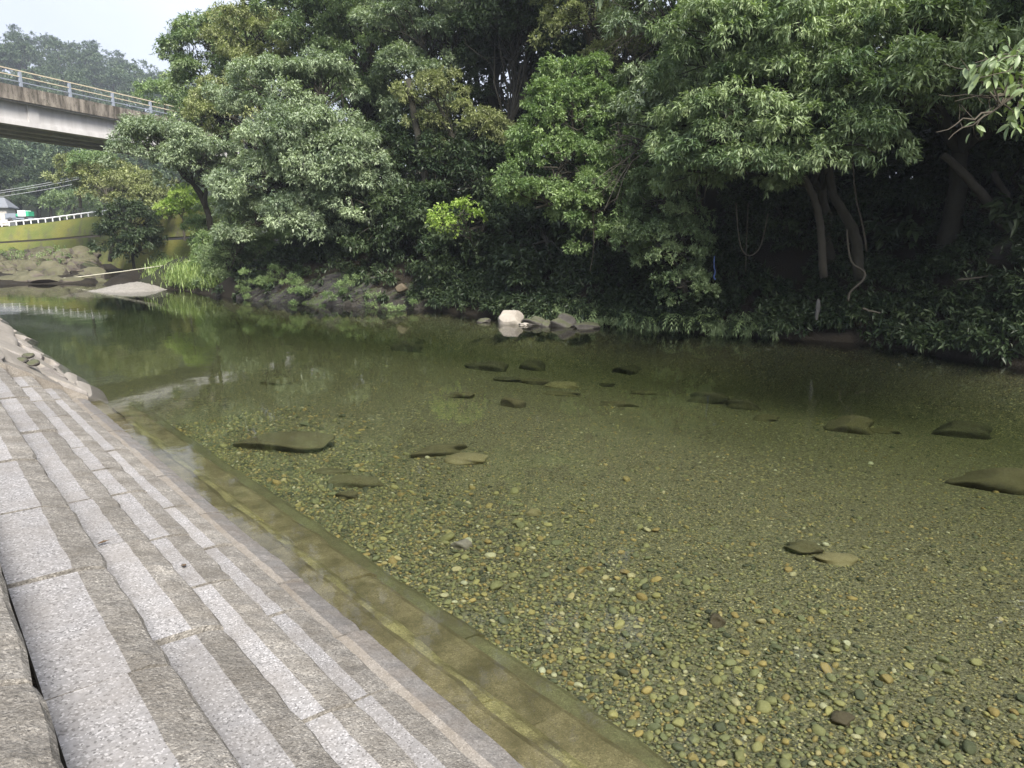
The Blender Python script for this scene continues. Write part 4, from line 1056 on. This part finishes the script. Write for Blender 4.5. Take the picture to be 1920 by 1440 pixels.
b.build("post", M['galv'], nbd)

def wall(name, label, pl, batter=.35, tiers=((0, .55), (.6, 1.0))):
    """pl = [(top point, z_base)] ; sloping face in two tiers with a ledge"""
    root = thing(name, label, "wall", pl[0][0])
    T = np.array([q[0] for q in pl]); zb = np.array([q[1] for q in pl])
    d = np.gradient(T[:, :2], axis=0); nrm = np.stack([d[:, 1], -d[:, 0]], 1); nrm /= np.linalg.norm(nrm, axis=1)[:, None]
    # normal towards the camera
    sgn = np.sign(-(T[:, :2] * nrm).sum(1)); nrm *= sgn[:, None]
    for (t0, t1), off in zip(tiers, (.5, 0)):
        V = []; q = []
        for i in range(len(T)):
            h = T[i, 2] - zb[i]; z0, z1 = zb[i] + h * t0, zb[i] + h * t1
            for z, extra in ((z0, 0), (z1, 0)):
                o_ = (T[i, 2] - z) * batter + off; V.append((T[i, 0] + nrm[i, 0] * o_, T[i, 1] + nrm[i, 1] * o_, z))
            V.append((T[i, 0] - nrm[i, 0] * .9, T[i, 1] - nrm[i, 1] * .9, z1)); V.append((T[i, 0] - nrm[i, 0] * .9, T[i, 1] - nrm[i, 1] * .9, z0))
        for i in range(len(T) - 1):
            for k in range(4): q.append([i * 4 + k, i * 4 + (k + 1) % 4, (i + 1) * 4 + (k + 1) % 4, (i + 1) * 4 + k])
        q += [[0, 1, 2, 3], [len(V) - 4, len(V) - 3, len(V) - 2, len(V) - 1]]
        b = MB(); b.add(V, quads=q); b.build("wall_tier", M['moss_wall'], root)
    return root
wp = [(at(-420, 462, 66), .3), (at(-120, 438, 68), .3), (at(0, 426, 70), .3), (at(90, 417, 70.5), .3), (at(180, 405, 71), .3), (at(230, 400, 71), .3)]
wall("retaining_wall", "long mossy yellow-green retaining wall under the white guard rail", wp)
wp2 = [(at(200, 408, 66), -.2), (at(270, 404, 58), -.2), (at(330, 395, 57), -.2), (at(400, 388, 57), -.2), (at(470, 384, 57), -.2)]
wall("retaining_wall", "mossy wall section right of the dark shrub, running into the wood", wp2)

def guard_rail(name, label, P_, h, n_post, mats, rails, group=None, pw=.09):
    root = thing(name, label, "railing", P_[0], group); P_ = np.asarray(P_)
    cum = np.concatenate([[0], np.cumsum(np.linalg.norm(np.diff(P_, axis=0), axis=1))])
    f = lambda s: np.array([np.interp(s, cum, P_[:, i]) for i in range(3)])
    for zz, rr in rails:
        b = MB(); b.tube(P_ + np.array([0, 0, zz * h]), rr, 4); b.build("rail", mats, root)
    for s in np.linspace(0, cum[-1], n_post):
        b = MB(); b.box(f(s) + np.array([0, 0, h * .5]), (pw, pw, h)); b.build("post", mats, root)
    return root
guard_rail("guard_rail", "white guard rail on short posts along the top of the long mossy wall", [q[0] + np.array([0, 0, .02]) for q in wp[:]], .42, 46, M['white_rail'], ((.85, .07),))
guard_rail("guard_rail", "white guard rail glimpsed behind the bright green bush", [q[0] + np.array([0, 0, .02]) for q in wp2[1:]], .5, 9, M['white_rail'], ((.85, .12), (.4, .05)))

# road sign, house, stall
sg = thing("road_sign", "round red and white road sign on a pole beside a pale blue board", "sign", at(331, 400, 60))
M['signblue'] = simple("sign_pale_blue", (.38, .48, .60), .5, .05); M['signred'] = simple("sign_red", (.55, .10, .10), .5, .05)
p = at(331, 352, 60)
R = rotz(-YAW)
def disc(p, rad, mat, name, off):
    b = MB(); a = np.arange(20) * 2 * PI / 20
    V = np.stack([np.cos(a) * rad, np.full(20, off), np.sin(a) * rad], 1); V2 = V + np.array([0, .03, 0])
    V = np.vstack([V, V2, [[0, off, 0]]]) @ R.T + p
    b.add(V, quads=[[i, (i + 1) % 20, 20 + (i + 1) % 20, 20 + i] for i in range(20)], tris=[[i, 40, (i + 1) % 20] for i in range(20)]); return b.build(name, mat, sg)
disc(p, .15, M['signred'], "sign_face", -.05); disc(p, .10, M['board'], "sign_centre", -.09)
b = MB(); b.box(at(331, 372, 60), (.06, .06, 1.9)); b.build("pole", M['galv'], sg)
b = MB(); b.box(at(322, 351, 60.1), (.75, .05, .42), R); b.build("panel", M['signblue'], sg)

hs_ = thing("house", "small house with a grey tiled roof above the guard rail at the left edge", "house", at(-10, 415, 105))
M['roof'] = simple("grey_roof_tile", (.16, .17, .19), .7, .2, 2, .4, 8); M['plaster'] = simple("house_wall", (.45, .43, .40), .8, .15); M['glass'] = simple("dark_window", (.03, .035, .04), .2, .1)
hc = at(-22, 408, 105); HR = rotz(-YAW + .35)
b = MB(); b.box(hc + np.array([0, 0, .2]), (5.6, 4.5, 2.6), HR); b.build("wall", M['plaster'], hs_)
b = MB(); V = np.array([(-3.2, -2.8, 1.4), (3.2, -2.8, 1.4), (3.2, 2.8, 1.4), (-3.2, 2.8, 1.4), (-2.2, 0, 2.75), (2.2, 0, 2.75), (-3.2, -2.8, 1.25), (3.2, -2.8, 1.25), (3.2, 2.8, 1.25), (-3.2, 2.8, 1.25)]) @ HR.T + hc
b.add(V, quads=[[0, 1, 5, 4], [2, 3, 4, 5], [6, 9, 8, 7], [0, 6, 7, 1], [1, 7, 8, 2], [2, 8, 9, 3], [3, 9, 6, 0]], tris=[[1, 2, 5], [3, 0, 4]]); b.build("roof", M['roof'], hs_)
for s in (-1.3, 1.3):
    b = MB(); b.box(hc + HR @ np.array([s, -2.27, .2]), (1.3, .06, 1.1), HR); b.build("window", M['glass'], hs_)
M['tarp_green'] = simple("green_tarp", (.04, .36, .20), .5, .1); M['tarp_white'] = simple("white_tarp", (.75, .77, .78), .5, .05)
st = thing("truck", "small white and green covered truck parked on the road behind the guard rail", "truck", at(46, 410, 98))
sc_ = at(46, 401, 98)
for nm, mt, o_, s_ in (("cargo_cover", 'tarp_white', (0, 0, .05), (1.0, 1.2, .75)), ("side_tarp", 'tarp_green', (.62, 0, 0), (.5, 1.15, .6)), ("front_tarp", 'tarp_green', (-.85, .02, -.18), (.9, 1.1, .3)), ("cab", 'galv', (-1.5, .1, -.35), (1.4, 1.4, .8))):
    b = MB(); b.box(sc_ + R @ np.array(o_), s_, R); b.build(nm, M[mt], st)
b = MB(); b.box(sc_ + R @ np.array((-.4, 0, -.6)), (3.4, 1.2, .2), R); b.build("chassis", M['galv'], st)
for s in (-1.6, .5):
    b = MB(); c = sc_ + R @ np.array((s, -.6, -.75)); b.tube([c, c + R @ np.array((0, .25, 0))], .3, 12); b.build("wheel", M['joint'], st)

# shrubs and trees on the far bank (below the bridge)
def fpt(px, py, fwd): return at(px, py, fwd)
tree("dark_shrub", "dark rounded shrub growing at the corner of the mossy wall", "shrub", at(255, 520, 52), [(245, 420, 53, 62, 45, 1.6), (265, 470, 52, 42, 40, 1.4), (215, 450, 53, 30, 35, 1.2)], LM['dark'], BK, 201, .12, .55, .28, .1, 1.5, 1)
tree("leaning_tree", "olive-green tree with a grey trunk rising over the wall corner below the bridge", "tree", at(205, 480, 55), [(200, 350, 60, 70, 45, 2), (255, 360, 57, 60, 40, 2), (300, 380, 56, 35, 35, 1.5)], LM['olive'], BP, 202, .14, .75, .24, .08, 1.4, 1, far=True)
tree("bright_bush", "bright lime-green bush in front of the white rail near the road sign", "bush", at(345, 440, 52), [(350, 372, 52, 42, 20, 1.2), (330, 395, 52, 32, 22, 1)], LM['lime'], BP, 203, .06, .45, .16, .06, 1.3, 1)
tree("bright_bush", "light green feathery bush hanging down the right wall section", "bush", at(385, 470, 45), [(380, 440, 46, 28, 36, 1), (400, 400, 46, 24, 26, 1)], LM['bright'], BP, 204, .06, .4, .16, .045, 1.2, 1)
tree("waterside_shrub", "green shrub at the water's edge between the grass and the layered rock", "shrub", at(430, 545, 37), [(425, 490, 38, 42, 42, 1.4), (460, 450, 37, 45, 40, 1.4), (405, 530, 37, 25, 22, .8)], LM['mid'], BP, 205, .08, .45, .13, .045, 1.3, 1)
for k, (px, py, fw, rx, ry, mt, lab) in enumerate([(150, 330, 82, 45, 32, 'olive', "light olive tree under the left end of the bridge, nearest to the wires"), (75, 372, 128, 55, 30, 'hill', "green tree on the road behind the guard rail's left part"), (140, 385, 100, 45, 28, 'mid', "green tree just above the guard rail's middle"), (30, 345, 140, 60, 28, 'hill', "bluish tree behind the house roof"), (185, 315, 78, 40, 25, 'bright', "fresh green tree tucked below the bridge soffit"), (105, 340, 130, 45, 25, 'dark', "darker tree between the wires and the olive tree"), (310, 180, 92, 45, 22, 'bright', "pale green tree seen through the bridge railing's right end")]):
    b_ = at(px, py + ry + 20, fw)
    tree("roadside_tree", lab, "tree", b_, [(px, py, fw, rx, ry, 2.6)], LM[mt], BK, 220 + k, .16, 1.0, .34, .12, 1.4, 1.1, .25, twigs=False)
pp = [at(r.uniform(285, 400), r.uniform(498, 545), 0) for _ in range(0)]
def grass(name, label, boxes, n, mat, seed, h):
    r = np.random.default_rng(seed); mb = MB(); tot = sum(b[4] for b in boxes)
    for (px, py, fw, sx, wgt, sy) in boxes:
        k = int(n * wgt / tot)
        c = np.array([at(px + r.normal(0, sx), py + r.normal(0, sy), fw + r.normal(0, .9)) for _ in range(k)])
        a = r.uniform(0, 6.28, k); hh = h * r.uniform(.5, 1.2, k); d = np.stack([np.cos(a), np.sin(a), np.zeros(k)], 1)
        wv = np.stack([-np.sin(a), np.cos(a), np.zeros(k)], 1) * .014
        up = np.array([0, 0, 1.0])
        V = np.stack([c - wv, c + wv, c + up * hh[:, None] * .6 + d * hh[:, None] * .2 + wv, c + up * hh[:, None] * .6 + d * hh[:, None] * .2 - wv, c + up * hh[:, None] * .85 + d * hh[:, None] * .6], 1)
        i0 = (np.arange(k) * 5)[:, None]
        mb.add(V.reshape(-1, 3), quads=i0 + np.array([[0, 1, 2, 3]]), tris=i0 + np.array([[3, 2, 4]]), tint=np.repeat(r.random(k), 5))
    return tag(mb.build(name, mat, None, tint=True), label, kind='stuff')
grass("grass", "bright tall grass on the bank beside the gravel bar", [(315, 527, 42, 16, 2, 6), (345, 525, 40.5, 16, 3, 9), (375, 528, 39.5, 14, 3, 9), (310, 510, 44, 14, 1.5, 5), (355, 505, 43, 15, 1.5, 5), (395, 535, 38.5, 10, 1.5, 7), (330, 510, 43, 16, 2.5, 7), (375, 510, 41.5, 14, 2.5, 8), (400, 500, 41, 12, 2, 8)], 30000, LM['grass'], 61, .45)
mound("grass_bank", 275, 420, 545, 42.5, 1.5, 3.2, M['ground'], "low earth bank under the tall grass")

# ------------------------------------------------------------------ bridge
br_ = thing("bridge", "concrete girder road bridge with stained parapet crossing high over the river", "bridge", (6.6, 59.6, 9.5))
az = math.radians(56); D = np.array([math.sin(az), math.cos(az), 0]); Nb = np.array([D[1], -D[0], 0])     # along, towards the camera side
A0 = at(0, 155, 50); A0[2] = 12.42
ZT = 12.42
Rb = np.stack([D, Nb, [0, 0, 1]], 1)
def bbox(name, s0, s1, n0, n1, z0, z1, mat, parent):
    c = A0 * np.array([1, 1, 0]) + D * (s0 + s1) / 2 + Nb * (n0 + n1) / 2 + np.array([0, 0, (z0 + z1) / 2])
    b = MB(); b.box(c, (s1 - s0, abs(n1 - n0), z1 - z0), Rb); return b.build(name, mat, parent)
S0, S1 = -60, 84
s = S0
while s < S1:
    bbox("parapet", s + .01, s + 6.49, -.45, 0, ZT - .92, ZT, M['parapet'], br_); bbox("far_parapet", s + .01, s + 6.49, -8.0, -7.55, ZT - .92, ZT, M['parapet'], br_); s += 6.5
bbox("deck", S0, S1, -7.9, -.1, ZT - 1.0, ZT - .55, M['concrete'], br_)
for k, n0 in enumerate((-.80, -3.1, -5.05, -7.0)):
    bbox("girder", S0, S1, n0 - .28, n0 + .22, ZT - 2.10, ZT - 1.003, M['web'], br_)
    bbox("girder_flange", S0, S1, n0 - .40, n0 + .34, ZT - 2.42, ZT - 2.103, M['web'], br_)
s = S0 + 3
while s < S1:
    for n0 in (-.80,):
        bbox("stiffener", s, s + .8, n0 + .22, n0 + .335, ZT - 2.10, ZT - 1.01, M['web'], br_)
    bbox("cross_beam", s + .05, s + .4, -6.7, -1.5, ZT - 2.0, ZT - 1.01, M['concrete'], br_); s += 7.4
rl = bpy.data.objects.new("railing", None); COL.objects.link(rl); rl.parent = br_; rl.matrix_parent_inverse = parent_inv(br_)
for zz, th, mt in ((1.03, .06, 'tan_rail'), (.66, .05, 'tan_rail'), (.33, .05, 'galv')):
    bbox("rail", S0, S1, -.26, -.18, ZT + zz - th / 2, ZT + zz + th / 2, M[mt], rl)
s = S0
while s < S1:
    bbox("post", s, s + .16, -.30, -.14, ZT, ZT + .98, M['galv'], rl); s += 3.85
for s in (-26, 64):
    bbox("pier", s, s + 1.6, -7.0, -1.0, -2, ZT - 3.2, M['concrete'], br_); bbox("pier_cap", s - .4, s + 2.0, -7.6, -.4, ZT - 3.4, ZT - 2.425, M['concrete'], br_)

# rope across the river, power lines
P_ = [at(-60, 527, 47), at(60, 527, 46), at(150, 519, 45), at(230, 509, 43), at(300, 499, 42), at(375, 486, 41)]
b = MB(); b.tube(P_, .03, 5); tag(b.build("rope", M['rope'], None, smooth=True), "pale rope strung low across the river near the gravel bar", "rope")
M['wire'] = simple("power_wire", (.3, .31, .33), .6, .1)
for k, (y0, y1, lab) in enumerate(((357, 331, "topmost of the power lines under the bridge"), (361, 335, "middle power line under the bridge"), (366, 343, "lowest of the power lines under the bridge"))):
    a, c = at(-300, y0 + 30, 84), at(150, y1, 96); t = np.linspace(0, 1, 12)[:, None]; P_ = a + (c - a) * t - np.array([0, 0, 1]) * (t * (1 - t) * 2.2)
    b = MB(); b.tube(P_, .03, 4); tag(b.build("power_line", M['wire'], None), lab, "wire", "power lines under the bridge")

# ------------------------------------------------------------------ wooded hillside: copies of four trees
r = np.random.default_rng(64)
protos = []
for k in range(4):
    rr = np.random.default_rng(640 + k); tb, cb = MB(), MB()
    n = 7; top = []
    limb(tb, (0, 0, -.5), (0, 0, 7.5), .22, .1, rr, 6, 6, .1)
    E = []
    for j in range(n):
        a = rr.uniform(0, 6.28); d = rr.uniform(.4, 2.7); c = np.array([math.cos(a) * d, math.sin(a) * d, rr.uniform(5.5, 9.5) - d * .5]); limb(tb, (0, 0, rr.uniform(3.5, 6)), c, .09, .03, rr, 4, 4, .2)
        pts_, u = lobe_points((c, np.array([1.5, 1.5, .75])), rr, .8, .7); leaves(cb, pts_, u, rr, .8, .42, .2, .9, .1, flat=.45, tint_sd=.15, nleaf=5)
    root = thing("hill_tree", "hazy evergreen in the wood covering the far hillside", "tree", (0, 0, 0), "trees on the far hillside")
    t_ = tb.build("trunk", M['bark'], root); c_ = cb.build("crown", LM['hill'], root, tint=True); protos.append((root, t_, c_))
spots = []
cells = []
for _ in range(9000):
    y = r.uniform(150, 425); x = y * math.tan(math.radians(r.uniform(-1.5, 20.5)))
    sp = 7.5 + (y - 150) * .009
    if all((x - a) ** 2 + (y - c) ** 2 > sp * sp for a, c in cells): cells.append((x, y))
    if len(cells) > 285: break
for i, (x, y) in enumerate(cells):
    pr = protos[i % 4]; z = float(ground_z(x, y)) - .3
    if i < 4: root = pr[0]
    else:
        root = pr[0].copy(); COL.objects.link(root)
        for ch in pr[1:]:
            c = ch.copy(); COL.objects.link(c); c.parent = root
    sc = r.uniform(1.35, 2.3); root.location = (x, y, z); root.scale = (sc * r.uniform(.9, 1.15), sc * r.uniform(.9, 1.15), sc); root.rotation_euler = (0, 0, r.uniform(0, 6.28))

# ------------------------------------------------------------------ haze
hz = NM("haze_air"); pv = hz.n("VolumePrincipled"); pv.inputs['Color'].default_value = (.78, .86, 1, 1); pv.inputs['Density'].default_value = .0006; pv.inputs['Anisotropy'].default_value = .2
hz.l(pv.outputs[0], hz.out.inputs['Volume'])
zmin = min(float(GZ.min()), -6.0) - 1
b = MB(); b.box((30, 160, (zmin + 135) / 2), (920, 940, 135 - zmin)); tag(b.build("haze", hz.m), "thin pale haze over the valley", kind='stuff')
print("leaves", N_LEAF[0])

print("TRIS", sum(len(p.polygons) * 1 for p in bpy.data.meshes))
